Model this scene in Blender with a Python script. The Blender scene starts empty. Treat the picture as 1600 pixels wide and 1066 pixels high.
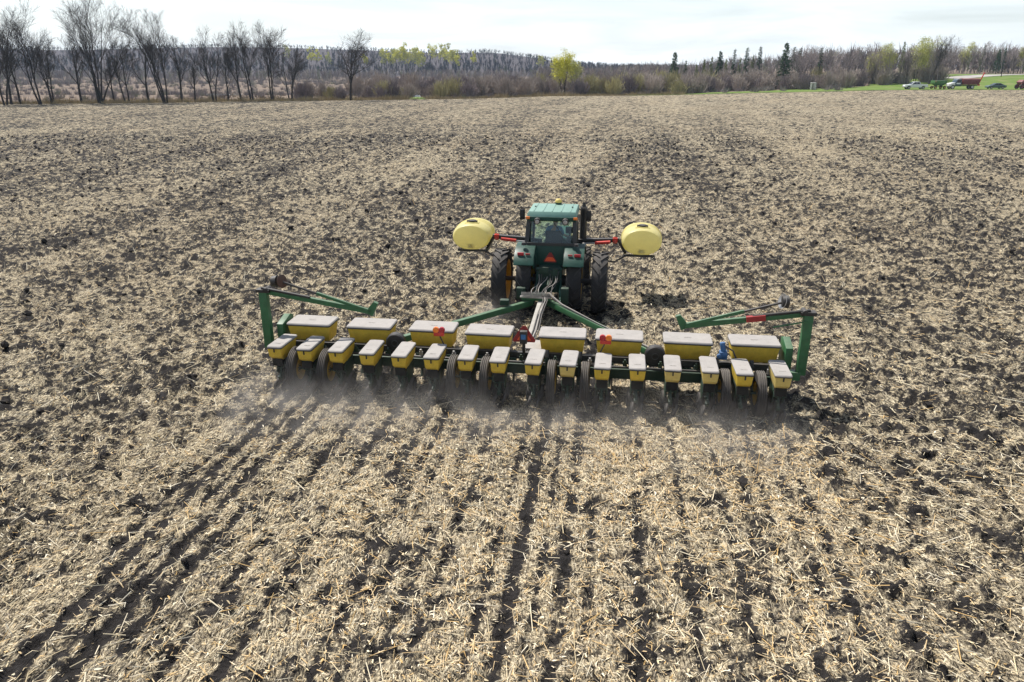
import bpy, bmesh, math, random
import numpy as np
from mathutils import Vector, Matrix
R = math.radians
scene = bpy.context.scene
C = scene.collection

# ------------------------------------------------------------------ camera, sky, sun, exposure
CAM_H, PITCH = 7.306, R(20.262)
FPX = 1168.0
cam_d = bpy.data.cameras.new('camera'); cam = bpy.data.objects.new('camera', cam_d); C.objects.link(cam)
cam.location = (0, 0, CAM_H); cam.rotation_euler = (R(90) - PITCH, 0, 0)
cam_d.sensor_width = 36; cam_d.lens = FPX / 1600 * 36; cam_d.clip_start = .1; cam_d.clip_end = 20000
scene.camera = cam

SUN_DIR = Vector((-.36, .37, .86)).normalized()          # towards the sun
SUN_EL = math.asin(SUN_DIR.z); SUN_AZ = math.atan2(SUN_DIR.x, SUN_DIR.y)
world = bpy.data.worlds.new('World'); scene.world = world; world.use_nodes = True
wt = world.node_tree; wt.nodes.clear()
def wn(t, **k):
    n = wt.nodes.new(t)
    for a, b in k.items(): setattr(n, a, b)
    return n
w_out = wn('ShaderNodeOutputWorld'); w_bg = wn('ShaderNodeBackground')
w_sky = wn('ShaderNodeTexSky', sky_type='NISHITA', sun_disc=False, sun_elevation=SUN_EL, sun_rotation=SUN_AZ)
w_sky.air_density = 1.0; w_sky.dust_density = 1.0; w_sky.ozone_density = 1.0; w_sky.altitude = 300
w_tc = wn('ShaderNodeTexCoord'); w_sep = wn('ShaderNodeSeparateXYZ')
wt.links.new(w_tc.outputs['Generated'], w_sep.inputs[0])
w_add = wn('ShaderNodeMath', operation='ADD'); w_add.inputs[1].default_value = .10
wt.links.new(w_sep.outputs['Z'], w_add.inputs[0])
w_max = wn('ShaderNodeMath', operation='MAXIMUM'); w_max.inputs[1].default_value = .06
wt.links.new(w_add.outputs[0], w_max.inputs[0])
w_dx = wn('ShaderNodeMath', operation='DIVIDE'); w_dy = wn('ShaderNodeMath', operation='DIVIDE')
wt.links.new(w_sep.outputs['X'], w_dx.inputs[0]); wt.links.new(w_max.outputs[0], w_dx.inputs[1])
wt.links.new(w_sep.outputs['Y'], w_dy.inputs[0]); wt.links.new(w_max.outputs[0], w_dy.inputs[1])
w_com = wn('ShaderNodeCombineXYZ')
wt.links.new(w_dx.outputs[0], w_com.inputs[0]); wt.links.new(w_dy.outputs[0], w_com.inputs[1])
w_nz = wn('ShaderNodeTexNoise'); w_nz.inputs['Scale'].default_value = .62; w_nz.inputs['Detail'].default_value = 7
w_nz.inputs['Roughness'].default_value = .58; w_nz.inputs['Distortion'].default_value = .6
wt.links.new(w_com.outputs[0], w_nz.inputs['Vector'])
w_rmp = wn('ShaderNodeValToRGB'); w_rmp.color_ramp.elements[0].position = .26; w_rmp.color_ramp.elements[1].position = .60
wt.links.new(w_nz.outputs['Fac'], w_rmp.inputs[0])
w_mix = wn('ShaderNodeMix', data_type='RGBA'); w_mix.inputs['B'].default_value = (18.0, 18.6, 18.8, 1)
# a thin veil of cloud: looked through at a slant near the horizon it is denser than overhead
w_inv = wn('ShaderNodeMath', operation='DIVIDE'); w_inv.inputs[0].default_value = .070; wt.links.new(w_max.outputs[0], w_inv.inputs[1])
w_veil = wn('ShaderNodeMath', operation='ADD', use_clamp=True); w_veil.inputs[1].default_value = .02; wt.links.new(w_inv.outputs[0], w_veil.inputs[0])
w_lift = wn('ShaderNodeMapRange'); w_lift.inputs[3].default_value = .48; wt.links.new(w_rmp.outputs['Color'], w_lift.inputs[0])
w_fac = wn('ShaderNodeMath', operation='MULTIPLY'); wt.links.new(w_veil.outputs[0], w_fac.inputs[1])
wt.links.new(w_lift.outputs[0], w_fac.inputs[0]); wt.links.new(w_fac.outputs[0], w_mix.inputs['Factor'])
wt.links.new(w_sky.outputs[0], w_mix.inputs['A'])
wt.links.new(w_mix.outputs['Result'], w_bg.inputs['Color']); w_bg.inputs['Strength'].default_value = .069
wt.links.new(w_bg.outputs[0], w_out.inputs['Surface'])

sun_d = bpy.data.lights.new('sun', 'SUN'); sun = bpy.data.objects.new('sun', sun_d); C.objects.link(sun)
sun_d.energy = 5.0; sun_d.angle = R(.55); sun_d.color = (1, .955, .89)
sun.rotation_euler = (-SUN_DIR).to_track_quat('-Z', 'Y').to_euler()
vs = scene.view_settings
scene.display_settings.display_device = 'sRGB'
vs.view_transform = 'Standard'; vs.look = 'None'; vs.gamma = 1; vs.exposure = 0.55; vs.use_curve_mapping = False
scene.cycles.use_denoising = True; scene.cycles.denoiser = 'OPENIMAGEDENOISE'; scene.cycles.denoising_prefilter = 'ACCURATE'; scene.cycles.denoising_input_passes = 'RGB_ALBEDO_NORMAL'
scene.cycles.max_bounces = 6; scene.cycles.diffuse_bounces = 3; scene.cycles.glossy_bounces = 3
scene.cycles.transmission_bounces = 4; scene.cycles.transparent_max_bounces = 12; scene.cycles.volume_bounces = 1
scene.cycles.volume_step_rate = 2.0

# ------------------------------------------------------------------ helpers
rng = np.random.default_rng(7)
random.seed(11)
def tag(o, label=None, cat=None, group=None, kind=None):
    if label: o['label'] = label
    if cat: o['category'] = cat
    if group: o['group'] = group
    if kind: o['kind'] = kind
    return o
def empty(name, loc=(0, 0, 0), rz=0, parent=None):
    o = bpy.data.objects.new(name, None); C.objects.link(o); o.location = loc; o.rotation_euler = (0, 0, rz)
    o.empty_display_size = .2; o.parent = parent
    return o
def copy_tree(o, parent=None):
    c = o.copy(); C.objects.link(c); c.parent = parent
    for ch in list(o.children): copy_tree(ch, c)
    return c
def obj(name, me, m=None, parent=None, loc=(0, 0, 0)):
    o = bpy.data.objects.new(name, me); C.objects.link(o); o.parent = parent; o.location = loc
    if m is not None and len(me.materials) == 0: me.materials.append(m)
    return o
def np_mesh(name, v, f, smooth=False):
    """v (n,3), f (m,k) arrays -> mesh"""
    me = bpy.data.meshes.new(name); v = np.asarray(v, np.float32); f = np.asarray(f, np.int32)
    k = f.shape[1]
    me.vertices.add(len(v)); me.vertices.foreach_set('co', v.ravel())
    me.loops.add(f.size); me.loops.foreach_set('vertex_index', f.ravel())
    me.polygons.add(len(f)); me.polygons.foreach_set('loop_start', np.arange(0, f.size, k, dtype=np.int32))
    try: me.polygons.foreach_set('loop_total', np.full(len(f), k, np.int32))
    except Exception: pass
    me.polygons.foreach_set('use_smooth', np.full(len(f), smooth, bool))
    me.update(calc_edges=True); me.validate()
    return me
def attr(me, name, a):
    t = me.attributes.new(name, 'FLOAT', 'POINT'); t.data.foreach_set('value', np.asarray(a, np.float32))

class MB:
    def __init__(s): s.v = []; s.f = []
    def add(s, vs_, fs):
        b = len(s.v); s.v += [tuple(p) for p in vs_]; s.f += [tuple(i + b for i in q) for q in fs]; return s
    def box(s, c, d, rot=None):
        hx, hy, hz = d[0] / 2, d[1] / 2, d[2] / 2; c = Vector(c)
        ps = [Vector((x, y, z)) for z in (-hz, hz) for x, y in ((-hx, -hy), (hx, -hy), (hx, hy), (-hx, hy))]
        if rot is not None: ps = [rot @ p for p in ps]
        return s.add([p + c for p in ps], [(3, 2, 1, 0), (4, 5, 6, 7), (0, 1, 5, 4), (1, 2, 6, 5), (2, 3, 7, 6), (3, 0, 4, 7)])
    def frustum(s, z0, a0, z1, a1):     # a=(x0,x1,y0,y1)
        ps = [(x, y, z0) for x, y in ((a0[0], a0[2]), (a0[1], a0[2]), (a0[1], a0[3]), (a0[0], a0[3]))] + \
             [(x, y, z1) for x, y in ((a1[0], a1[2]), (a1[1], a1[2]), (a1[1], a1[3]), (a1[0], a1[3]))]
        return s.add(ps, [(3, 2, 1, 0), (4, 5, 6, 7), (0, 1, 5, 4), (1, 2, 6, 5), (2, 3, 7, 6), (3, 0, 4, 7)])
    def beam(s, p, q, w, h):
        p, q = Vector(p), Vector(q); d = q - p; L = d.length; z = d.normalized()
        up = Vector((0, 0, 1)) if abs(z.z) < .95 else Vector((0, 1, 0))
        x = z.cross(up).normalized(); y = x.cross(z)
        rot = Matrix((x, z, y)).transposed()
        return s.box((p + q) / 2, (w, L, h), rot)
    def ring(s, c, x, y, r, n, ry=None):
        ry = r if ry is None else ry
        return [c + x * (math.cos(2 * math.pi * i / n) * r) + y * (math.sin(2 * math.pi * i / n) * ry) for i in range(n)]
    def cyl(s, p, q, r0, r1=None, n=12, cap=True):
        r1 = r0 if r1 is None else r1
        p, q = Vector(p), Vector(q); z = (q - p).normalized()
        up = Vector((0, 0, 1)) if abs(z.z) < .9 else Vector((1, 0, 0))
        x = z.cross(up).normalized(); y = z.cross(x)
        ps = s.ring(p, x, y, r0, n) + s.ring(q, x, y, r1, n)
        fs = [(i, (i + 1) % n, n + (i + 1) % n, n + i) for i in range(n)]
        if cap: fs += [tuple(range(n - 1, -1, -1)), tuple(range(n, 2 * n))]
        return s.add(ps, fs)
    def tube(s, pts, r, n=6):
        pts = [Vector(p) for p in pts]; rr = r if isinstance(r, (list, tuple)) else [r] * len(pts)
        base = len(s.v); x = None
        for i, p in enumerate(pts):
            z = (pts[min(i + 1, len(pts) - 1)] - pts[max(i - 1, 0)]).normalized()
            if x is None:
                up = Vector((0, 0, 1)) if abs(z.z) < .9 else Vector((1, 0, 0)); x = z.cross(up).normalized()
            x = (x - z * x.dot(z)).normalized(); y = z.cross(x)
            s.v += [tuple(a) for a in s.ring(p, x, y, rr[i], n)]
        for k in range(len(pts) - 1):
            b = base + k * n
            s.f += [(b + i, b + (i + 1) % n, b + n + (i + 1) % n, b + n + i) for i in range(n)]
        s.f += [tuple(base + i for i in range(n - 1, -1, -1)), tuple(base + (len(pts) - 1) * n + i for i in range(n))]
        return s
    def prism(s, poly, x0, x1, axis='x'):
        n = len(poly)
        def P(a, u, v_): return {'x': (a, u, v_), 'y': (u, a, v_), 'z': (u, v_, a)}[axis]
        ps = [P(x0, *q) for q in poly] + [P(x1, *q) for q in poly]
        fs = [(i, (i + 1) % n, n + (i + 1) % n, n + i) for i in range(n)] + [tuple(range(n - 1, -1, -1)), tuple(range(n, 2 * n))]
        return s.add(ps, fs)
    def loft(s, rings, cap=True):
        n = len(rings[0]); base = len(s.v)
        for r_ in rings: s.v += [tuple(p) for p in r_]
        for k in range(len(rings) - 1):
            b = base + k * n
            s.f += [(b + i, b + (i + 1) % n, b + n + (i + 1) % n, b + n + i) for i in range(n)]
        if cap: s.f += [tuple(base + i for i in range(n - 1, -1, -1)), tuple(base + (len(rings) - 1) * n + i for i in range(n))]
        return s
    def lathe(s, prof, c=(0, 0, 0), n=24, axis='x'):
        """prof: [(axial, radius)] closed round axis"""
        c = Vector(c); rings = []
        for a, r in prof:
            ring = []
            for i in range(n):
                t = 2 * math.pi * i / n; u, v_ = math.cos(t) * r, math.sin(t) * r
                ring.append(c + Vector({'x': (a, u, v_), 'y': (u, a, v_), 'z': (u, v_, a)}[axis]))
            rings.append(ring)
        return s.loft(rings, cap=False)
    def mesh(s, name, m=None, bevel=0, smooth=35):
        me = bpy.data.meshes.new(name); me.from_pydata(s.v, [], s.f); me.validate()
        bm = bmesh.new(); bm.from_mesh(me)
        bmesh.ops.recalc_face_normals(bm, faces=bm.faces)
        if bevel:
            es = [e for e in bm.edges if len(e.link_faces) == 2 and e.calc_face_angle(0) > R(40)]
            bmesh.ops.bevel(bm, geom=es, offset=bevel, segments=2, affect='EDGES', profile=.6, clamp_overlap=True)
        bm.to_mesh(me); bm.free()
        if smooth:
            me.polygons.foreach_set('use_smooth', [True] * len(me.polygons))
            me.set_sharp_from_angle(angle=R(smooth))
        if m: me.materials.append(m)
        return me
    def build(s, name, m, parent=None, loc=(0, 0, 0), bevel=0, smooth=35):
        return obj(name, s.mesh(name, m, bevel, smooth), None, parent, loc)

# ---- materials
def nodes(name):
    m = bpy.data.materials.new(name); m.use_nodes = True; nt = m.node_tree
    return m, nt, nt.nodes['Principled BSDF']
def N(nt, t, **k):
    n = nt.nodes.new(t)
    for a, b in k.items():
        if a in n.inputs: n.inputs[a].default_value = b
        else: setattr(n, a, b)
    return n
def L(nt, a, b): nt.links.new(a, b)
def math_(nt, op, a, b=None, clamp=False):
    n = nt.nodes.new('ShaderNodeMath'); n.operation = op; n.use_clamp = clamp
    for i, v_ in enumerate((a, b)):
        if v_ is None: continue
        if isinstance(v_, (int, float)): n.inputs[i].default_value = v_
        else: nt.links.new(v_, n.inputs[i])
    return n.outputs[0]
def mixc(nt, fac, a, b):
    n = nt.nodes.new('ShaderNodeMix'); n.data_type = 'RGBA'
    for s_, v_ in (('Factor', fac), ('A', a), ('B', b)):
        if isinstance(v_, (int, float)): n.inputs[s_].default_value = v_
        elif isinstance(v_, tuple): n.inputs[s_].default_value = (*v_, 1) if len(v_) == 3 else v_
        else: nt.links.new(v_, n.inputs[s_])
    return n.outputs['Result']
def ramp(nt, fac, stops):
    n = nt.nodes.new('ShaderNodeValToRGB'); cr = n.color_ramp
    while len(cr.elements) < len(stops): cr.elements.new(.5)
    for e, (p, c) in zip(cr.elements, stops): e.position = p; e.color = (*c, 1) if len(c) == 3 else c
    nt.links.new(fac, n.inputs[0]); return n.outputs['Color']
def remap(nt, v_, a, b, c=0., d=1.):
    n = nt.nodes.new('ShaderNodeMapRange'); n.inputs[1].default_value = a; n.inputs[2].default_value = b
    n.inputs[3].default_value = c; n.inputs[4].default_value = d; nt.links.new(v_, n.inputs[0]); return n.outputs[0]
DUST = (.33, .295, .255)
def paint(name, col, rough=.45, metal=0., var=.25, scale=6., dust=.5, bump=0., spec=.4, dirt=.25, trans=0.):
    """painted / plastic / rubber surface: uneven colour, grime blotches, dust lying on what faces up"""
    m, nt, b = nodes(name)
    tc = N(nt, 'ShaderNodeTexCoord'); nz = N(nt, 'ShaderNodeTexNoise', Scale=scale, Detail=6., Roughness=.65)
    oi = N(nt, 'ShaderNodeObjectInfo'); va = N(nt, 'ShaderNodeVectorMath', operation='ADD'); L(nt, tc.outputs['Object'], va.inputs[0])     # no two copies wear alike
    cx3 = N(nt, 'ShaderNodeCombineXYZ'); L(nt, math_(nt, 'MULTIPLY', oi.outputs['Random'], 91.), cx3.inputs[0]); L(nt, math_(nt, 'MULTIPLY', oi.outputs['Random'], 53.), cx3.inputs[1]); L(nt, cx3.outputs[0], va.inputs[1])
    L(nt, va.outputs[0], nz.inputs['Vector'])
    hi = tuple(min(1, c * (1 + var)) for c in col); lo = tuple(c * (1 - var) for c in col)
    c = mixc(nt, remap(nt, nz.outputs['Fac'], .3, .7), lo, hi)
    nz2 = N(nt, 'ShaderNodeTexNoise', Scale=scale * 3.3, Detail=5., Roughness=.7); L(nt, va.outputs[0], nz2.inputs['Vector'])
    c = mixc(nt, math_(nt, 'MULTIPLY', remap(nt, nz2.outputs['Fac'], .5, .75), dirt), c, (.10, .085, .07))
    g = N(nt, 'ShaderNodeNewGeometry'); sp = N(nt, 'ShaderNodeSeparateXYZ'); L(nt, g.outputs['Normal'], sp.inputs[0])
    up = remap(nt, sp.outputs['Z'], .15, .95)
    d = math_(nt, 'MULTIPLY', up, remap(nt, nz.outputs['Fac'], .25, .8, dust * .5, dust))
    d = math_(nt, 'MAXIMUM', d, dust * .14)
    c = mixc(nt, d, c, DUST)
    L(nt, c, b.inputs['Base Color'])
    L(nt, math_(nt, 'ADD', math_(nt, 'MULTIPLY', d, .5), rough, True), b.inputs['Roughness'])
    b.inputs['Metallic'].default_value = metal; b.inputs['Specular IOR Level'].default_value = spec
    if bump:
        bp = N(nt, 'ShaderNodeBump', Strength=bump, Distance=.01); L(nt, nz2.outputs['Fac'], bp.inputs['Height']); L(nt, bp.outputs[0], b.inputs['Normal'])
    if trans:      # thin moulded plastic lets light through
        tl = N(nt, 'ShaderNodeBsdfTranslucent'); L(nt, c, tl.inputs['Color']); mx = N(nt, 'ShaderNodeMixShader'); mx.inputs[0].default_value = trans
        L(nt, b.outputs[0], mx.inputs[1]); L(nt, tl.outputs[0], mx.inputs[2]); L(nt, mx.outputs[0], nt.nodes['Material Output'].inputs['Surface'])
    return m
M = {}
M['green'] = paint('planter_green_paint', (.016, .115, .040), .38, dust=.35)
M['greendk'] = paint('green_steel', (.008, .036, .020), .55, dust=.14)
M['tgreen'] = paint('tractor_green_paint', (.007, .052, .038), .36, dust=.12, spec=.25)
M['roof'] = paint('faded_cab_roof_paint', (.15, .30, .25), .42, var=.12, dust=.25, dirt=.1)
M['yellow'] = paint('yellow_hopper_plastic', (.86, .62, .075), .5, var=.12, dust=.18, dirt=.16, trans=.35)
M['yellow2'] = paint('sun_faded_hopper_plastic', (.84, .66, .22), .5, var=.10, dust=.15, dirt=.14, trans=.35)
M['rimyellow'] = paint('yellow_rim_paint', (.60, .36, .02), .4, dust=.25)
M['lid'] = paint('grey_lid_plastic', (.30, .288, .280), .65, var=.16, scale=3, dust=.5, dirt=.38)
M['lidseal'] = paint('black_lid_rim', (.02, .02, .02), .6, dust=.15)
M['print'] = paint('dark_print', (.12, .11, .10), .6, dust=.2)
M['black'] = paint('black_steel', (.014, .014, .015), .45, dust=.22)
M['rubber'] = paint('tyre_rubber', (.018, .018, .020), .75, dust=.28, spec=.25, scale=9)
M['drub'] = paint('dusty_tyre_rubber', (.035, .033, .033), .85, dust=.45, spec=.2, scale=9)
M['steel'] = paint('worn_steel', (.42, .41, .40), .4, .7, dust=.25)
M['white'] = paint('white_paint', (.72, .71, .68), .45, dust=.2, dirt=.1)
M['primer'] = paint('pale_dusty_tongue_paint', (.34, .33, .30), .6, dust=.4)
M['red'] = paint('red_paint', (.55, .035, .018), .4, dust=.1)
M['orange'] = paint('fluorescent_orange', (.95, .12, .03), .5, var=.05, dust=.05, dirt=.05)
M['amber'] = paint('amber_lens', (.85, .22, .03), .25, var=.05, dust=.05)
M['redlens'] = paint('red_lens', (.42, .02, .03), .25, var=.05, dust=.05)
M['maroon'] = paint('dark_red_reflective', (.30, .02, .02), .5, dust=.1)
M['blue'] = paint('blue_motor_paint', (.03, .12, .28), .45, dust=.2)
M['tank'] = paint('pale_yellow_tank_plastic', (.88, .81, .40), .4, var=.05, scale=2, dust=.12, dirt=.05, trans=.5)
M['hose'] = paint('black_hose', (.02, .02, .022), .5, dust=.4)
M['hosel'] = paint('grey_hose', (.30, .28, .26), .6, dust=.4)
M['trim'] = paint('dark_trim', (.030, .032, .032), .5, dust=.2)
M['seat'] = paint('seat_fabric', (.035, .028, .022), .9, dust=.0)
M['skin'] = paint('skin', (.50, .27, .18), .55, var=.08, dust=.0, dirt=0)
M['shirt'] = paint('blue_shirt', (.10, .20, .34), .9, var=.12, dust=.0, dirt=.05)
M['jeans'] = paint('denim', (.04, .055, .09), .9, var=.15, dust=.0)
M['hair'] = paint('brown_hair', (.045, .025, .014), .7, dust=.0)
M['bark'] = paint('dark_bark', (.040, .034, .030), .95, var=.35, scale=2, dust=.0, spec=.1)
M['twig'] = paint('bare_twigs', (.060, .050, .044), .95, var=.3, scale=.5, dust=.0, spec=.1)
M['twig2'] = paint('purple_grey_twigs', (.30, .255, .245), .95, var=.35, scale=.12, dust=.0, spec=.1)
M['brush'] = paint('grey_brown_brush', (.36, .305, .265), .95, var=.3, scale=.25, dust=.0, spec=.1)
M['brush2'] = paint('olive_budding_brush', (.40, .36, .19), .95, var=.3, scale=.25, dust=.0, spec=.1)
M['brush3'] = paint('dark_purple_brush', (.22, .18, .18), .95, var=.3, scale=.25, dust=.0, spec=.1)
M['needle'] = paint('spruce_needles', (.045, .085, .035), .9, var=.4, scale=.8, dust=.0, spec=.15)
M['needle2'] = paint('yellow_green_needles', (.15, .18, .05), .9, var=.35, scale=.8, dust=.0, spec=.15)
M['bud'] = paint('fresh_yellow_green_leaves', (.62, .60, .07), .8, var=.3, scale=.6, dust=.0, spec=.15, dirt=.1)
M['bud2'] = paint('pale_olive_leaves', (.46, .46, .13), .8, var=.3, scale=.6, dust=.0, spec=.15, dirt=.1)
M['birch'] = paint('pale_birch_bark', (.42, .40, .37), .9, var=.25, scale=2, dust=.0, spec=.1)
M['drygrass'] = paint('dry_grass', (.34, .27, .15), .95, var=.3, scale=.3, dust=.0, spec=.1)
def glass(name, tint=(.80, .93, .88), gl=.12):
    m, nt, b = nodes(name); nt.nodes.remove(b)
    out = nt.nodes['Material Output']
    tr = N(nt, 'ShaderNodeBsdfTransparent'); tr.inputs[0].default_value = (*tint, 1)
    gs = N(nt, 'ShaderNodeBsdfGlossy'); gs.inputs['Roughness'].default_value = .04
    fr = N(nt, 'ShaderNodeFresnel'); fr.inputs[0].default_value = 1.45
    mx = N(nt, 'ShaderNodeMixShader'); L(nt, math_(nt, 'ADD', fr.outputs[0], gl * .3, True), mx.inputs[0])
    L(nt, tr.outputs[0], mx.inputs[1]); L(nt, gs.outputs[0], mx.inputs[2]); L(nt, mx.outputs[0], out.inputs['Surface'])
    return m
M['glass'] = glass('tinted_cab_glass', (.86, .96, .92))
M['carglass'] = paint('dark_car_glass', (.015, .018, .022), .08, dust=.05, spec=.6)

# ---- noise (numpy)
def _h(ix, iy, seed):
    h = (ix.astype(np.int64) * 374761393 + iy.astype(np.int64) * 668265263 + seed * 1274126177) & 0xffffffff
    h = ((h ^ (h >> 13)) * 1274126177) & 0xffffffff
    h = (h ^ (h >> 16)) & 0xffff
    return h.astype(np.float32) / 65535.
def vn(x, y, seed=0):
    x = np.asarray(x, np.float64); y = np.asarray(y, np.float64)
    ca, sa = math.cos(seed * 1.37 + .6), math.sin(seed * 1.37 + .6); x, y = x * ca - y * sa, x * sa + y * ca
    ix = np.floor(x); iy = np.floor(y); fx = x - ix; fy = y - iy
    fx = fx * fx * (3 - 2 * fx); fy = fy * fy * (3 - 2 * fy)
    a = _h(ix, iy, seed); b = _h(ix + 1, iy, seed); c = _h(ix, iy + 1, seed); d = _h(ix + 1, iy + 1, seed)
    return a + (b - a) * fx + (c - a) * fy + (a - b - c + d) * fx * fy
def fbm(x, y, seed=0, o=3):
    s_ = 0; a = .5; t = 0
    for k in range(o): s_ = s_ + a * vn(x * 2**k + 17.3 * k, y * 2**k - 9.1 * k, seed + k); t += a; a *= .5
    return s_ / t
def sst(x, a, b):
    t = np.clip((np.asarray(x, float) - a) / (b - a), 0, 1); return t * t * (3 - 2 * t)

# ------------------------------------------------------------------ terrain
YAW = R(8.063); MX, MY = .083, 15.338                   # the planter stands here, heading YAW to the right of +Y
cy, sy = math.cos(YAW), math.sin(YAW)
def mach(r, w): return (MX + r * cy + w * sy, MY - r * sy + w * cy)
ROWX = [(i - 7.5) * .762 for i in range(16)]
TYREX = [-5.35, -4.59, -1.52, -.76, .76, 1.52, 4.59, 5.35]
EDGE = np.array([(-400, 118), (-200, 140), (-105, 154), (-70, 164), (-36, 172), (-10, 182), (10, 197), (35, 203), (55, 204), (80, 198), (110, 198), (400, 198)], float)
def edge(x): return np.interp(x, EDGE[:, 0], EDGE[:, 1])
def terrain(x, y):
    x = np.asarray(x, float); y = np.asarray(y, float)
    z = 1.5 * sst(x, 30, 105) * sst(y, 110, 198)
    z = z + 2.8 * sst(x, 100, 135) * sst(y, 206, 252)
    z = z - 1.5 * sst(y, 195, 260) * (1 - sst(x, 40, 110)) * sst(y - edge(x), 2, 50)
    z = z + .25 * (fbm(x / 40, y / 40, 3) - .5) * sst(y, 40, 120)
    return z
def micro(x, y):
    """clods, furrows and how much residue covers the soil: (height, cover)"""
    dx, dy = x - MX, y - MY
    r = dx * cy - dy * sy; w = dx * sy + dy * cy
    n1 = vn(x / .24, y / .24, 21); n2 = vn(x / .115, y / .115, 22)
    an = .6 * vn(r / 2.3, w / 19., 23) + .4 * vn(r / 5.5 + 3, w / 42., 24)
    an = .5 + (an - .5) * (1 - .55 * sst(y, 50, 140)); pn = vn(x / .75, y / .75, 25); big = fbm(x / 9., y / 9., 26, 2)
    n3 = vn(x / .065, y / .065, 28)
    cl = np.clip((n1 * .56 + n2 * .44 - .55 - (an - .5) * .13 - (pn - .5) * .06) / .20, 0, 1)
    h = .11 * cl + .08 * (fbm(x / 1.3, y / 1.3, 27, 2) - .5) + .085 * (n2 - .5) + .03 * (n3 - .5)
    cov = .585 - .07 * sst(-x, 2, 25) * sst(y, 14, 30) + .07 * sst(x, 5, 30) * sst(y, 14, 30) + .15 * sst(y, 60, 150) - .62 * cl + .36 * (an - .5) + .18 * (pn - .5) + .16 * (big - .5) + .75 * (n2 - .5) + .5 * (n3 - .5)
    pl = sst(-w, -.45, .05) * (1 - sst(np.abs(r), 6.0, 6.3))
    # behind the planter: pressed seed rows and wheel tracks
    h = h * (1 - .45 * pl)
    cov = cov * (1 - pl) + pl * (.80 - .55 * cl + .35 * (pn - .5) + .7 * (n2 - .5) + .5 * (n3 - .5))
    q = (r / .762 + 7.5) % 1.0; q = np.where(q > .5, q - 1, q) * .762
    wob = (vn(r * 0 + np.round(r / .762), w / 1.4, 31) - .5) * .06
    brk = vn(np.round(r / .762 + .5) * 7.1, w / .9, 32)
    st = .54 + .46 * (1 - sst(r, -3.6, -2.0))
    g = np.exp(-((q + wob) / .075) ** 2) * st * sst(brk, .08, .55) * pl
    tr = np.zeros_like(x, dtype=float)
    for t, s_ in zip(TYREX, (1., .95, .5, .45, 1.0, .6, .35, .45)):
        tr = np.maximum(tr, s_ * np.exp(-((r - t + wob) / .12) ** 4))
    tr = tr * pl * (.55 + .6 * vn(r * 3, w / .7, 33))
    h = h - .055 * g - .045 * tr
    cov = cov - .95 * g - 1.0 * tr
    # wheel marks of the tractor ahead of the planter
    ta = np.zeros_like(tr)
    for t in (-1.45, -.68, .84, 1.61): ta = np.maximum(ta, np.exp(-((r - t) / .2) ** 4))
    ta = ta * sst(w, .3, 1.) * (1 - sst(w, 7.2, 7.6))
    cov = cov - .35 * ta; h = h - .03 * ta
    fade = np.exp(-(np.asarray(y) / 170.) ** 2)
    return h * fade, np.clip(cov, 0, 1)

def field_coords():
    nu, ratio = 660, 1.0061
    ys = [4.6]
    while ys[-1] < 200: ys.append(ys[-1] * ratio + .002)
    ys = np.array(ys); ys[-1] = 200
    u = np.linspace(-1, 1, nu)
    Y, U = np.meshgrid(ys, u, indexing='ij')
    X = U * (6 + .82 * Y)
    f_ = edge(X) / 200.
    Y = Y * (1 + (f_ - 1) * (Y / 200.) ** 2)
    return X, Y
FX, FY = field_coords()
fh, fc = micro(FX.ravel(), FY.ravel())
fz = terrain(FX.ravel(), FY.ravel()) + fh
nr, nc = FX.shape
idx = np.arange(nr * nc).reshape(nr, nc)
ff = np.stack([idx[:-1, :-1], idx[:-1, 1:], idx[1:, 1:], idx[1:, :-1]], -1).reshape(-1, 4)
me = np_mesh('field', np.stack([FX.ravel(), FY.ravel(), fz], 1), ff, True)
attr(me, 'cover', fc)
# field material
m, nt, b = nodes('stubble_field')
tc = N(nt, 'ShaderNodeTexCoord'); cov = N(nt, 'ShaderNodeAttribute', attribute_name='cover')
def fibre(rot, sc, seed):
    mp = N(nt, 'ShaderNodeMapping'); mp.inputs['Rotation'].default_value = (0, 0, rot); mp.inputs['Scale'].default_value = (sc, sc * .16, sc)
    mp.inputs['Location'].default_value = (seed, seed * 2.7, 0)
    L(nt, tc.outputs['Object'], mp.inputs['Vector'])
    n = N(nt, 'ShaderNodeTexNoise', Scale=1., Detail=3., Roughness=.6); L(nt, mp.outputs[0], n.inputs['Vector']); return n.outputs['Fac']
f1, f2, f3 = fibre(.5, 42, 1), fibre(1.7, 38, 5), fibre(2.7, 34, 9)
fib = math_(nt, 'MAXIMUM', math_(nt, 'MAXIMUM', f1, f2), f3)
straw = ramp(nt, fib, [(.47, (.028, .023, .019)), (.54, (.18, .15, .105)), (.61, (.49, .415, .28)), (.71, (.72, .635, .465))])
nb = N(nt, 'ShaderNodeTexNoise', Scale=.09, Detail=4., Roughness=.6); L(nt, tc.outputs['Object'], nb.inputs['Vector'])
straw = mixc(nt, remap(nt, nb.outputs['Fac'], .40, .7, 0, .25), straw, (.26, .19, .11))
ns = N(nt, 'ShaderNodeTexNoise', Scale=11., Detail=5., Roughness=.7); L(nt, tc.outputs['Object'], ns.inputs['Vector'])
soil = ramp(nt, ns.outputs['Fac'], [(.3, (.012, .0108, .0105)), (.7, (.038, .034, .032))])
ng = N(nt, 'ShaderNodeTexNoise', Scale=.9, Detail=5., Roughness=.8); L(nt, tc.outputs['Object'], ng.inputs['Vector'])
nc_ = N(nt, 'ShaderNodeTexNoise', Scale=3.6, Detail=5., Roughness=.75); L(nt, tc.outputs['Object'], nc_.inputs['Vector'])
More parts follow.
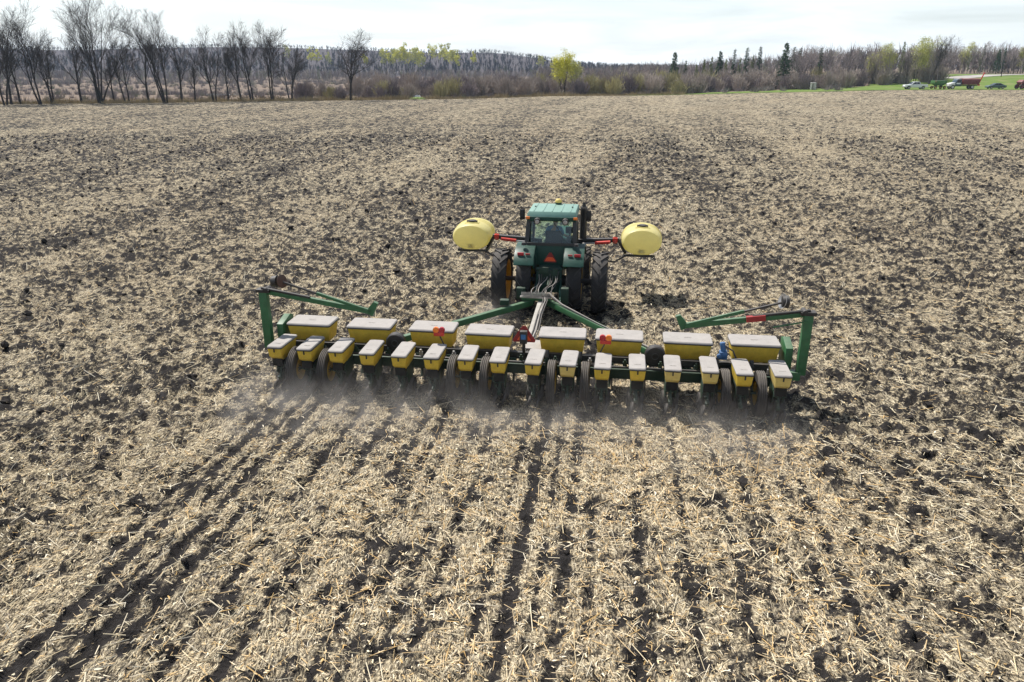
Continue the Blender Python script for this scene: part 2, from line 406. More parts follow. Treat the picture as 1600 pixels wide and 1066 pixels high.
k = math_(nt, 'ADD', cov.outputs['Fac'], math_(nt, 'MULTIPLY', math_(nt, 'SUBTRACT', nc_.outputs['Fac'], .5), 2.6))
k = math_(nt, 'ADD', k, math_(nt, 'MULTIPLY', math_(nt, 'SUBTRACT', ng.outputs['Fac'], .5), 1.2))
k = remap(nt, k, .34, .80)
L(nt, mixc(nt, k, soil, straw), b.inputs['Base Color']); b.inputs['Roughness'].default_value = .95; b.inputs['Specular IOR Level'].default_value = .12
hh = math_(nt, 'ADD', math_(nt, 'MULTIPLY', fib, .6), ns.outputs['Fac'])
bp = N(nt, 'ShaderNodeBump', Strength=1., Distance=.06); L(nt, hh, bp.inputs['Height']); L(nt, bp.outputs[0], b.inputs['Normal'])
field = tag(obj('field', me, m), 'harvested corn field of dark soil covered in chopped stalks', 'field', kind='structure')

# meadow / marsh sheet reaching the horizon, lying just below the field
def sheet(xs, ys, zf):
    X, Y = np.meshgrid(xs, ys); Z = zf(X, Y); i = np.arange(X.size).reshape(X.shape)
    return np.stack([X.ravel(), Y.ravel(), Z.ravel()], 1), np.stack([i[:-1, :-1], i[:-1, 1:], i[1:, 1:], i[1:, :-1]], -1).reshape(-1, 4)
def meadow_z(X, Y):
    inside = sst(edge(X) - Y, -.5, 3.)
    return terrain(X, Y) - .02 - .55 * inside
xs = np.concatenate([[-6000, -3000, -1500, -900, -600], np.arange(-420, 421, 6.), [600, 900, 1500, 3000, 6000]])
ys = np.concatenate([[-800, -200, -50, 0, 50, 90], np.arange(110, 340, 3.), np.arange(350, 720, 20.), [800, 1000, 1500, 2500, 5000, 9000]])
v_, f_ = sheet(xs, ys, meadow_z)
m, nt, b = nodes('marsh_meadow')
tc = N(nt, 'ShaderNodeTexCoord'); n1 = N(nt, 'ShaderNodeTexNoise', Scale=.035, Detail=8., Roughness=.62); L(nt, tc.outputs['Object'], n1.inputs['Vector'])
n2 = N(nt, 'ShaderNodeTexNoise', Scale=1.7, Detail=5., Roughness=.7); L(nt, tc.outputs['Object'], n2.inputs['Vector'])
c = ramp(nt, n1.outputs['Fac'], [(.3, (.12, .095, .075)), (.5, (.17, .13, .105)), (.62, (.21, .16, .12)), (.75, (.12, .12, .075))])
c = mixc(nt, remap(nt, n2.outputs['Fac'], .35, .7, 0, .5), c, (.15, .12, .085))
L(nt, c, b.inputs['Base Color']); b.inputs['Roughness'].default_value = 1; b.inputs['Specular IOR Level'].default_value = .1
bp = N(nt, 'ShaderNodeBump', Strength=.6, Distance=.3); L(nt, n2.outputs['Fac'], bp.inputs['Height']); L(nt, bp.outputs[0], b.inputs['Normal'])
tag(obj('meadow', np_mesh('meadow', v_, f_, True), m), 'dry tan marsh meadow beyond the field', 'meadow', kind='structure')

# green verge with bank, road
def verge():
    xs = np.concatenate([np.arange(30, 100, 2.), np.arange(100, 262, 3.)]); ts = np.linspace(0, 1, 24)
    X, T = np.meshgrid(xs, ts)
    wd = np.interp(X, [30, 42, 60, 80, 100, 125, 260], [1, 6, 11, 17, 28, 70, 95])
    Y = edge(X) - 1.2 + .9 * (vn(X / 3., X * 0, 41) - .5) * (T < .01) + T * wd
    Z = terrain(X, Y) + .05 + .05 * vn(X / 1.5, Y / 1.5, 42)
    i = np.arange(X.size).reshape(X.shape)
    return np.stack([X.ravel(), Y.ravel(), Z.ravel()], 1), np.stack([i[:-1, :-1], i[:-1, 1:], i[1:, 1:], i[1:, :-1]], -1).reshape(-1, 4)
m, nt, b = nodes('spring_grass')
tc = N(nt, 'ShaderNodeTexCoord'); n1 = N(nt, 'ShaderNodeTexNoise', Scale=.25, Detail=7., Roughness=.65); L(nt, tc.outputs['Object'], n1.inputs['Vector'])
n2 = N(nt, 'ShaderNodeTexNoise', Scale=3., Detail=4., Roughness=.7); L(nt, tc.outputs['Object'], n2.inputs['Vector'])
c = ramp(nt, n1.outputs['Fac'], [(.3, (.085, .120, .025)), (.5, (.115, .180, .032)), (.66, (.19, .195, .075)), (.8, (.24, .21, .11))])
c = mixc(nt, remap(nt, n2.outputs['Fac'], .4, .7, 0, .4), c, (.07, .11, .02))
L(nt, c, b.inputs['Base Color']); b.inputs['Roughness'].default_value = .9; b.inputs['Specular IOR Level'].default_value = .15
v_, f_ = verge()
tag(obj('grass_verge', np_mesh('grass_verge', v_, f_, True), m), 'bright green grass verge rising to the road', 'grass', kind='structure')
RC = [(130, 235), (135, 238), (155, 250), (180, 264), (215, 282), (260, 300)]
def road():
    pts = np.array(RC, float); t = np.linspace(0, len(RC) - 1, 60)
    px = np.interp(t, range(len(RC)), pts[:, 0]); py = np.interp(t, range(len(RC)), pts[:, 1])
    d = np.gradient(np.stack([px, py], 1), axis=0); d /= np.linalg.norm(d, axis=1)[:, None]
    nrm = np.stack([-d[:, 1], d[:, 0]], 1); off = np.linspace(-3., 3., 7)
    P = np.stack([px, py], 1)[:, None, :] + nrm[:, None, :] * off[None, :, None]
    Z = terrain(P[..., 0], P[..., 1]) + .16 + .05 * (1 - (off / 3.) ** 2)[None, :]
    i = np.arange(Z.size).reshape(Z.shape)
    return np.stack([P[..., 0].ravel(), P[..., 1].ravel(), Z.ravel()], 1), np.stack([i[:-1, :-1], i[1:, :-1], i[1:, 1:], i[:-1, 1:]], -1).reshape(-1, 4)
m, nt, b = nodes('pale_gravel')
tc = N(nt, 'ShaderNodeTexCoord'); n1 = N(nt, 'ShaderNodeTexNoise', Scale=.8, Detail=8., Roughness=.7); L(nt, tc.outputs['Object'], n1.inputs['Vector'])
L(nt, ramp(nt, n1.outputs['Fac'], [(.3, (.27, .25, .23)), (.7, (.38, .36, .34))]), b.inputs['Base Color']); b.inputs['Roughness'].default_value = 1
v_, f_ = road()
tag(obj('road', np_mesh('road', v_, f_, True), m), 'pale gravel road climbing the grass bank', 'road', kind='structure')

# hills
def PXX(px, Y, z=0.): # world x of a pixel column at distance Y
    return (px - 800) / FPX * (Y * math.cos(PITCH) + (CAM_H - z) * math.sin(PITCH))
def PZ(py, Y):        # world height of a pixel row at distance Y
    return CAM_H - Y * math.tan(PITCH - math.atan((533 - py) / FPX))
def ridge_mesh(px, py, Y, depth, back, tree_h):
    xs = np.array([PXX(p, Y) for p in px]); zs = np.array([PZ(q, Y) - tree_h for q in py])
    X = np.linspace(xs[0], xs[-1], 160); Z = np.interp(X, xs, zs)
    return X, Z
hm, nt, b = nodes('wooded_hill_floor')
tc = N(nt, 'ShaderNodeTexCoord'); n1 = N(nt, 'ShaderNodeTexNoise', Scale=.05, Detail=8., Roughness=.7); L(nt, tc.outputs['Object'], n1.inputs['Vector'])
L(nt, ramp(nt, n1.outputs['Fac'], [(.3, (.040, .031, .036)), (.7, (.060, .047, .050))]), b.inputs['Base Color']); b.inputs['Roughness'].default_value = 1
HX, HZ = ridge_mesh([-900, -200, 0, 150, 300, 420, 560, 700, 770, 830, 880, 940, 1100], [84, 78, 76, 77, 73, 73, 77, 82, 81, 88, 97, 103, 106], 1000, 350, 300, 1)
HZ = np.maximum(HZ, -1.)
def hill_z(x, y):
    top = np.interp(x, HX, HZ) * (1 - sst(x, 200, 420)) * sst(x, -1600, -1300)
    return -1.6 + (top + 1.6) * sst(y, 640, 1000) * (1 - .5 * sst(y, 1010, 1500)) + 1.6 * (fbm(x / 60, y / 60, 51) - .5) * sst(y, 650, 800)
v_, f_ = sheet(np.linspace(-1650, 460, 140), np.linspace(630, 1500, 60), hill_z)
tag(obj('hill', np_mesh('hill', v_, f_, True), hm), 'low wooded hill beyond the marsh', 'hill', kind='structure')
FX2, FZ2 = ridge_mesh([500, 880, 940, 1000, 1050, 1150, 1230, 1300, 1500, 2000], [112, 102, 100, 98, 100, 97, 94, 93, 95, 97], 2200, 0, 0, 6)
def far_z(x, y):
    top = np.interp(x, FX2, FZ2)
    return -2 + (top + 2) * sst(y, 1500, 2200) * (1 - .4 * sst(y, 2250, 3200)) + 5 * (fbm(x / 90, y / 200, 52) - .5) * sst(y, 1600, 2100)
v_, f_ = sheet(np.linspace(FX2[0], FX2[-1], 220), np.linspace(1480, 3300, 40), far_z)
tag(obj('far_hill', np_mesh('far_hill', v_, f_, True), hm), 'distant bluish wooded hills on the horizon', 'hill', kind='structure')

# ------------------------------------------------------------------ crop residue on the field
def ground_at(x, y):
    h, c_ = micro(x, y); return terrain(x, y) + h, c_
def residue(bands):
    V = []; F = []; T = []; base = 0
    for y0, y1, dens, kind in bands:
        area = .8 * (y1 * y1 - y0 * y0) + 10 * (y1 - y0)
        n = int(area * dens)
        y = np.sqrt(rng.uniform(y0 * y0, y1 * y1, n)); x = rng.uniform(-1, 1, n) * (5 + .8 * y)
        gz, c_ = ground_at(x, y)
        keep = rng.uniform(0, 1, n) < np.clip(c_ * 1.15, .035, 1)
        x, y, gz = x[keep], y[keep], gz[keep]; n = len(x)
        t = rng.uniform(0, 1, n); chaff = (rng.uniform(0, 1, n) < .34) & (t >= .06)
        stalk = t < .06; husk = t > .80
        Ln = np.where(stalk, rng.uniform(.09, .36, n), np.where(husk, rng.uniform(.04, .10, n), .035 + rng.gamma(2.0, .032, n)))
        W = np.where(stalk, rng.uniform(.009, .016, n), np.where(husk, rng.uniform(.010, .030, n), rng.uniform(.004, .014, n)))
        Ln = np.where(chaff, rng.uniform(.018, .055, n), Ln); W = np.where(chaff, rng.uniform(.004, .011, n), W)
        Ln = np.where(stalk & (rng.uniform(0, 1, n) < .12), Ln * 1.6, Ln)
        if kind == 2: Ln *= 1.35; W *= 1.6
        dx, dy = x - MX, y - MY; r = dx * cy - dy * sy
        a = rng.uniform(0, math.pi, n)
        bias = (rng.uniform(0, 1, n) < .45) & (r > 6.2); a = np.where(bias, rng.normal(R(152), .28, n), a)
        bias = (rng.uniform(0, 1, n) < .30) & (r < -2.5); a = np.where(bias, rng.normal(R(48), .3, n), a)
        tilt = rng.normal(0, .20, n) + np.where(rng.uniform(0, 1, n) < .05, rng.uniform(.3, .9, n), 0)
        if kind >= 1: tilt = np.where(rng.uniform(0, 1, n) < .5, rng.uniform(.3, 1.1, n), tilt)       # broken stubs standing out of the rough tilth
        curl = np.where(stalk, 0, rng.normal(0, .34, n)) * Ln
        lift = rng.gamma(1.6, .013, n) - .010 + .5 * Ln * np.abs(np.sin(tilt)) * .75
        d = np.stack([np.cos(a) * np.cos(tilt), np.sin(a) * np.cos(tilt), np.sin(tilt)], 1)
        roll = rng.normal(0, .5, n)
        sd = np.stack([-np.sin(a) * np.cos(roll), np.cos(a) * np.cos(roll), np.sin(roll)], 1)
        c0 = np.stack([x, y, gz + lift], 1)
        hl = (Ln / 2)[:, None] * d; hw = (W / 2)[:, None] * sd
        tint = rng.uniform(0, 1, n) ** 1.4; wf = dx * sy + dy * cy; gold = .10 + .34 * sst(-wf, 0, 1.) * sst(r, -4.2, -2.2) * (1 - sst(r, 6., 7.5)); gold = gold * (.4 + 1.2 * vn(x / .8, y / .8, 71))
        tint = np.where(rng.uniform(0, 1, n) < gold, rng.uniform(.89, 1, n), tint); tint = np.where(stalk, .55 + .45 * tint, tint)
        if kind >= 1:
            P = np.stack([c0 - hl - hw, c0 + hl - hw * .7, c0 + hl + hw * .7, c0 - hl + hw], 1)
            i = base + np.arange(n)[:, None] * 4
            F.append(i + np.array([[0, 1, 2, 3]])); base += 4 * n; k_ = 4
        else:
            mid = c0 + np.stack([-np.sin(a) * curl * .6, np.cos(a) * curl * .6, np.abs(curl) * .5], 1)
            ridge = np.where(stalk, W * .5, 0)[:, None] * np.array([[0, 0, 1.]])
            # leaf: bent along its length; stalk: roof-shaped half round
            PL = [c0 - hl - hw * .6, mid - hw, c0 + hl - hw * .35, c0 + hl + hw * .35, mid + hw, c0 - hl + hw * .6]
            PS = [c0 - hl - hw, c0 + hl - hw, c0 + hl + ridge, c0 + hl + hw, c0 - hl + hw, c0 - hl + ridge]
            P = np.where(stalk[:, None, None], np.stack(PS, 1), np.stack(PL, 1))
            i = base + np.arange(n)[:, None] * 6
            fa = np.where(stalk[:, None], i + np.array([[0, 1, 2, 5]]), i + np.array([[0, 1, 4, 5]]))
            fb = np.where(stalk[:, None], i + np.array([[5, 2, 3, 4]]), i + np.array([[1, 2, 3, 4]]))
            F.append(np.concatenate([fa, fb])); base += 6 * n; k_ = 6
        V.append(P.reshape(-1, 3)); T.append(np.repeat(tint, k_))
    me = np_mesh('crop_residue', np.concatenate(V), np.concatenate(F)); attr(me, 'tint', np.concatenate(T)); return me
m, nt, b = nodes('chopped_corn_residue')
at_ = N(nt, 'ShaderNodeAttribute', attribute_name='tint')
c = ramp(nt, at_.outputs['Fac'], [(0, (.10, .080, .062)), (.22, (.27, .225, .165)), (.40, (.47, .375, .225)), (.58, (.66, .545, .34)), (.76, (.78, .68, .475)), (.87, (.82, .75, .59)), (1, (.60, .39, .15))])
L(nt, c, b.inputs['Base Color']); b.inputs['Roughness'].default_value = .75; b.inputs['Specular IOR Level'].default_value = .25
tag(obj('crop_residue', residue([(5.2, 14, 690, 0), (14, 24, 300, 0), (24, 44, 120, 1), (44, 95, 24, 2)]), m), 'chopped pale corn stalks and leaves strewn over the field', 'crop residue', kind='stuff')

def clods(n=7000):
    bm = bmesh.new(); bmesh.ops.create_icosphere(bm, subdivisions=1, radius=1); bm.verts.ensure_lookup_table()
    bv = np.array([v.co[:] for v in bm.verts]); bf = np.array([[v.index for v in f.verts] for f in bm.faces]); bm.free()
    y = np.sqrt(rng.uniform(5.5 ** 2, 85 ** 2, n * 4)) ** .88 * 85 ** .12; x = rng.uniform(-1, 1, len(y)) * (5 + .8 * y)
    gz, c_ = ground_at(x, y); keep = rng.uniform(0, 1, len(y)) > c_ * 1.7 + .12
    x, y, gz = x[keep][:n], y[keep][:n], gz[keep][:n]; n = len(x)
    s = (.02 + rng.gamma(1.5, .016, n)) * (1 + y / 80.); s = np.minimum(s, .115)
    jit = 1 + .35 * rng.uniform(-1, 1, (n, len(bv), 1))
    sc = np.stack([s * rng.uniform(.8, 1.4, n), s * rng.uniform(.8, 1.4, n), s * rng.uniform(.55, .9, n)], 1)
    P = bv[None] * jit * sc[:, None] + np.stack([x, y, gz + s * .25], 1)[:, None]
    F = bf[None] + (np.arange(n) * len(bv))[:, None, None]
    return np_mesh('soil_clods', P.reshape(-1, 3), F.reshape(-1, 3))
m, nt, b = nodes('dark_soil')
tc = N(nt, 'ShaderNodeTexCoord'); n1 = N(nt, 'ShaderNodeTexNoise', Scale=14., Detail=5., Roughness=.7); L(nt, tc.outputs['Object'], n1.inputs['Vector'])
L(nt, ramp(nt, n1.outputs['Fac'], [(.3, (.013, .0115, .011)), (.7, (.040, .035, .032))]), b.inputs['Base Color']); b.inputs['Roughness'].default_value = .95; b.inputs['Specular IOR Level'].default_value = .15
bp = N(nt, 'ShaderNodeBump', Strength=.8, Distance=.02); L(nt, n1.outputs['Fac'], bp.inputs['Height']); L(nt, bp.outputs[0], b.inputs['Normal'])
tag(obj('soil_clods', clods(), m), 'dark lumps of turned soil among the stalks', 'soil', kind='stuff')

# ------------------------------------------------------------------ trees and brush
def perp(d, rnd):
    a = Vector((rnd.uniform(-1, 1), rnd.uniform(-1, 1), rnd.uniform(-1, 1)))
    a = a - d * a.dot(d)
    return a.normalized() if a.length > 1e-4 else Vector((1, 0, 0))
def spike(mb, p, q, r):      # a thin three-sided twig
    d = (q - p).normalized(); x = d.cross(Vector((.3, .5, .81))).normalized(); y = d.cross(x)
    b0 = len(mb.v)
    mb.v += [tuple(p + x * r), tuple(p - x * r * .5 + y * r * .87), tuple(p - x * r * .5 - y * r * .87), tuple(q)]
    mb.f += [(b0, b0 + 1, b0 + 3), (b0 + 1, b0 + 2, b0 + 3), (b0 + 2, b0, b0 + 3)]
def tree_mesh(seed, height, stems=1, lean=0., spread=.5, fork=.32, r0=None, kids=(6, 5, 5), twig=1., up=.12, tips=None):
    rnd = random.Random(seed); tr, cr = MB(), MB(); r0 = r0 or height * .020
    def limb(p, d, ln, r, lv):
        seg = 5 if lv == 0 else (4 if lv == 1 else 3)
        pts, rs = [p], [r]; cur = p; dd = d
        for i in range(seg):
            dd = (dd + perp(dd, rnd) * (.10 + .07 * lv) + Vector((0, 0, up * (.4 if lv == 0 else 1)))).normalized()
            cur = cur + dd * (ln / seg); pts.append(cur); rs.append(r * (1 - .80 * (i + 1) / seg))
        (tr if lv < 2 else cr).tube(pts, rs, 6 if lv == 0 else (4 if lv == 1 else 3))
        if lv >= 3: return
        nk = kids[lv] + rnd.randint(-1, 1)
        for k in range(nk):
            t = (fork if lv == 0 else .22) + (1 - (fork if lv == 0 else .22)) * (k + rnd.random()) / nk
            i = min(int(t * seg), seg - 1); a = t * seg - i
            q = pts[i].lerp(pts[i + 1], a); ax = (pts[i + 1] - pts[i]).normalized()
            ang = spread * rnd.uniform(.7, 1.35) + .1 * lv
            nd = (ax * math.cos(ang) + perp(ax, rnd) * math.sin(ang)).normalized()
            if nd.z < -.05: nd.z *= -.5
            l2 = ln * rnd.uniform(.42, .66) * (1.2 - .5 * t) * ((1.15 if spread > .9 else .78) if stems == 1 and lv == 0 else 1)
            if lv < 2: limb(q, nd, l2, rs[i] * .55, lv + 1)
            else:
                spike(cr, q, q + nd * l2 * 1.5 + Vector((0, 0, l2 * .25)), max(.016, rs[i] * .5) * twig)
                if tips: tips(cr, q + nd * l2, rnd)
        e = pts[-1]
        for k in range(3):
            nd = (dd + perp(dd, rnd) * .55).normalized(); spike(cr, e, e + nd * ln * .3, max(.016, rs[-1]) * twig)
    for s_ in range(stems):
        a = 2 * math.pi * (s_ + rnd.random() * .6) / stems
        tl = ((.05 + .12 * rnd.random()) if stems < 4 else (.06 + .26 * rnd.random())) if stems > 1 else .03
        d = Vector((math.cos(a) * tl * 1.25 + lean, math.sin(a) * tl, 1)).normalized()
        p = Vector((math.cos(a) * .35, math.sin(a) * .3, -.1)) if stems > 1 else Vector((0, 0, -.1))
        limb(p, d, height * rnd.uniform(.80, .97), r0 * (1 if stems == 1 else .72), 0)
    return tr, cr
def place_tree(name, px, Y, height, label, group=None, seed=1, bark='bark', twigm='twig', dz=0., **k):
    x = PXX(px, Y); z = float(terrain(x, Y)) + dz
    if name == 'budding_tree': height *= .80
    t = empty(name, (x, Y, z)); tag(t, label, 'tree', group)
    tr, cr = tree_mesh(seed, height, **k)
    tr.build('trunk', M[bark], t, smooth=60); cr.build('crown', M[twigm], t, smooth=0)
    return t
LG = 'bare trees lining the left edge of the field'
LEFT = [  # px, Y, height, stems, lean, spread, label
    (8, 152, 17.0, 2, -.10, .42, 'bare tree leaning out at the far left edge of the photo'),
    (18, 154, 15.5, 1, -.05, .45, 'slim bare tree second from the left edge'),
    (32, 156, 14.0, 1, .02, .45, 'bare tree third from the left edge, beside a V-shaped pair'),
    (64, 155, 17.5, 2, -.22, .40, 'tall bare tree with two trunks forking in a wide V'),
    (82, 158, 12.5, 3, .03, .5, 'short bare tree with several trunks right of the V-shaped tree'),
    (128, 161, 14.6, 1, -.20, .45, 'slender bare tree leaning left beside the biggest clump'),
    (157, 160, 19.2, 6, .0, .40, 'biggest bare tree, a clump of thick trunks fanning upward'),
    (178, 164, 9.5, 1, -.15, .5, 'small bare tree just right of the biggest clump'),
    (199, 164, 12.5, 2, -.16, .45, 'thin bare tree bending left between the two big crowns'),
    (233, 163, 14.5, 1, -.12, .45, 'slim dark bare tree leaning left under the second big crown'),
    (259, 163, 17.6, 4, .0, .42, 'bare tree with the second biggest fan-shaped crown'),
    (284, 165, 15.4, 1, .04, .45, 'upright bare tree right of the second biggest crown'),
    (305, 167, 9.6, 1, .0, .5, 'very thin low bare sapling between two taller trees'),
    (335, 166, 13.2, 3, .0, .46, 'broad bare tree left of a slim upright pair'),
    (357, 168, 11.5, 1, .0, .45, 'slim bare tree with feathery top, middle of the row'),
    (378, 168, 15.3, 1, -.05, .42, 'tall slim bare tree with narrow crown'),
    (395, 169, 15.0, 2, .02, .42, 'pair of slim bare trunks growing from one base'),
    (425, 170, 15.8, 2, -.02, .46, 'stout bare tree with two close upright trunks'),
    (455, 172, 11.8, 3, .0, .5, 'low spreading bare tree with three thin trunks'),
    (548, 172, 16.5, 1, .0, .85, 'lone round-crowned bare tree at the right end of the row')]
for i, (px, Y, h, st, ln, sp, lab) in enumerate(LEFT):
    rr = {6: .26, 4: .24}.get(st, .13 + .008 * h)
    kd = (8, 7, 10) if h > 15 else (8, 6, 9)
    if st >= 3: kd = (6, 7, 9)
    if px == 548: kd = (15, 7, 9); rr = .30
    place_tree('bare_tree', px, Y, h * (.71 if px == 548 else .78), lab, LG, seed=100 + i, stems=st, lean=ln * .5, spread=sp + .08, up=.17, r0=rr, kids=kd, fork=.28, twig=1.15)

# shrubs and thicket along the far edge
def shrub_mesh(seed, n=150, twig=.022):
    rnd = random.Random(seed); cr = MB()
    for i in range(n):
        a = rnd.uniform(0, 2 * math.pi); el = abs(rnd.gauss(0, .5)); rr = rnd.uniform(0, .28)
        p = Vector((math.cos(a) * rr, math.sin(a) * rr, -.05)); d = Vector((math.cos(a) * math.sin(el), math.sin(a) * math.sin(el), math.cos(el)))
        ln = rnd.uniform(.6, 1.05) * (1 - .25 * el)
        q = p + d * ln * .5 + perp(d, rnd) * .05; e = q + (d + Vector((0, 0, .25))).normalized() * ln * .5
        cr.tube([p, q, e], [twig, twig * .7, twig * .25], 3)
        for k in range(4):
            s_ = q.lerp(e, rnd.uniform(-.3, .8)); dd = (d + perp(d, rnd) * .8).normalized(); spike(cr, s_, s_ + dd * ln * rnd.uniform(.15, .38), twig * .55)
    return cr
SH = [shrub_mesh(i) for i in range(4)]
SHM = {k: [s.mesh('shrub_stems', M[k], smooth=0) for s in SH] for k in ('brush', 'brush2', 'brush3')}
KIND = {'brush': 'grey-brown', 'brush2': 'olive budding', 'brush3': 'dark purplish'}
rs = random.Random(5)
shrubs = []
for px in list(range(470, 540, 16)) + list(range(572, 865, 10)) + list(range(905, 1330, 11)):
    Y = float(edge(PXX(px, 190))) + rs.uniform(4, 16)
    h = rs.uniform(3.4, 5.4) * (.8 if px < 700 else 1.0) * (1.1 if 900 < px < 1200 else 1)
    shrubs.append((px + rs.uniform(-4, 4), Y, h, rs.choices(('brush', 'brush2', 'brush3'), (5, 2 if px < 900 else .8, 2.2))[0]))
for px in list(range(560, 1330, 17)):
    shrubs.append((px + rs.uniform(-6, 6), float(edge(PXX(px, 190))) + rs.uniform(20, 42), rs.uniform(4.5, 6.8), rs.choices(('brush', 'brush2', 'brush3'), (5, .8, 2))[0]))
for px in range(1325, 1500, 8):
    shrubs.append((px + rs.uniform(-4, 4), float(edge(PXX(px, 215))) + rs.uniform(24, 40), rs.uniform(3.2, 5.4), rs.choice(('brush', 'brush', 'brush3'))))
ORD = ('first second third fourth fifth sixth seventh eighth ninth tenth eleventh twelfth thirteenth fourteenth fifteenth sixteenth seventeenth eighteenth nineteenth').split()
TEN = {20: 'twenty', 30: 'thirty', 40: 'forty', 50: 'fifty'}; TENTH = {20: 'twentieth', 30: 'thirtieth', 40: 'fortieth', 50: 'fiftieth'}
def nth(i):       # 1 -> first
    if i < 20: return ORD[i - 1]
    return TENTH[i] if i % 10 == 0 else TEN[i - i % 10] + '-' + ORD[i % 10 - 1]
def zone(px):
    for lim, z in ((560, 'beside the lone round-crowned tree'), (862, 'below the hill aspens'), (1040, 'right of the lone budding tree'), (1200, 'below the conifer group'), (1325, 'around the big dense spruce'), (9999, 'behind the white pickup')):
        if px < lim: return z
count = {}
for (px, Y, h, kd) in sorted(shrubs):
    x = PXX(px, Y); back = Y - float(edge(x)) > 18 and px < 1325
    if px > 1090 and not back: Y += 9
    o = obj('shrub', rs.choice(SHM[kd]), None, None, (x, Y, float(terrain(x, Y))))
    w = h * rs.uniform(.75, 1.0); o.scale = (w, w, h); o.rotation_euler.z = rs.uniform(0, 6.28)
    key = (kd, back, zone(px)); count[key] = count.get(key, 0) + 1
    tag(o, f"{nth(count[key])} {KIND[kd]} shrub from the left, {'back' if back else 'front'} row {zone(px)}", 'shrub', KIND[kd] + ' shrubs along the far field edge')

# conifers
def conifer_mesh(seed, thin=False):
    rnd = random.Random(seed); tr, cr = MB(), MB(); h = 1.
    tr.tube([Vector((0, 0, -.02)), Vector((.004, 0, .5)), Vector((0, 0, 1.))], [.018, .011, .002], 6)
    nl = 26
    for i in range(nl):
        z = .10 + .88 * (i / nl) ** .92; rad = (.20 if not thin else .12) * (1 - z) ** .8 * rnd.uniform(.75, 1.2) + .012
        for k in range(9 if not thin else 6):
            a = rnd.uniform(0, 6.283); d = Vector((math.cos(a), math.sin(a), rnd.uniform(-.30, .12)))
            p = Vector((0, 0, z + rnd.uniform(-.01, .01))); q = p + d * rad * rnd.uniform(.7, 1.1)
            cr.tube([p, q], [.004, .002], 3)
            for j in range(4):
                s_ = p.lerp(q, rnd.uniform(.25, 1)); dd = (d + perp(d.normalized(), rnd) * .9 + Vector((0, 0, -.25))).normalized()
                spike(cr, s_, s_ + dd * (.030 + rad * .22), .0085 if not thin else .006)
    return tr, cr
CONM = {}
for k, (sd, thin, mm) in {'spruce': (1, False, 'needle'), 'spruce2': (2, False, 'needle'), 'thin': (3, True, 'needle2'), 'thin2': (4, True, 'needle2'), 'dark': (5, True, 'needle')}.items():
    a, b_ = conifer_mesh(sd, thin); CONM[k] = (a.mesh('trunk', M['bark'], smooth=60), b_.mesh('crown', M[mm], smooth=0))
CG = 'conifers beyond the brush'
CON = [(1051, 236, 11.8, 'spruce', 'dark ragged spruce standing alone, leftmost of the conifers'),
    (1069, 250, 9.8, 'dark', 'thin dark conifer just right of the lone ragged spruce'),
    (1086, 246, 8.5, 'thin', 'short yellowish conifer, first of the pale group'),
    (1097, 240, 9.6, 'thin2', 'yellow-green conifer, second of the pale group'),
    (1108, 252, 10.6, 'thin', 'narrow pale green conifer, third of the pale group'),
    (1121, 242, 11.8, 'spruce2', 'broad dark spruce in the middle of the pale conifers'),
    (1131, 256, 9.6, 'thin2', 'small pale conifer right of the broad dark spruce'),
    (1143, 250, 12.3, 'dark', 'tall thin conifer with a spiky tip'),
    (1152, 240, 9.5, 'thin', 'stubby yellow-green conifer between two thin spires'),
    (1162, 250, 12.6, 'dark', 'tall dark spire of a conifer near the group end'),
    (1172, 258, 10.2, 'thin2', 'pale conifer between two dark spires'),
    (1182, 248, 12.6, 'dark', 'last tall dark spire of the conifer group'),
    (1221, 222, 12.6, 'spruce', 'big dense dark spruce behind the white frame, widest conifer'),
    (1234, 250, 12., 'dark', 'thin conifer right behind the big dense spruce'),
    (1244, 252, 11.6, 'dark', 'thin conifer second right of the big dense spruce'),
    (1276, 240, 11.2, 'dark', 'dull thin conifer above the white frame'),
    (1402, 250, 11.0, 'thin2', 'bare-stemmed conifer between the yellow willows'),
    (1527, 292, 10.2, 'dark', 'slim conifer above the red truck auger'),
    (1560, 296, 9.2, 'dark', 'slim dark conifer over the car'),
    (1551, 285, 8.5, 'spruce2', 'dark bushy spruce by the road behind the car')]
for px, Y, h, kd, lab in CON:
    x = PXX(px, Y); t = empty('conifer', (x, Y, float(terrain(x, Y)))); tag(t, lab, 'tree', CG)
    for nm, me_ in zip(('trunk', 'crown'), CONM[kd]):
        o = obj(nm, me_, None, t); o.scale = (h * .95, h * .95, h); 
    t.rotation_euler.z = rs.uniform(0, 6.28)

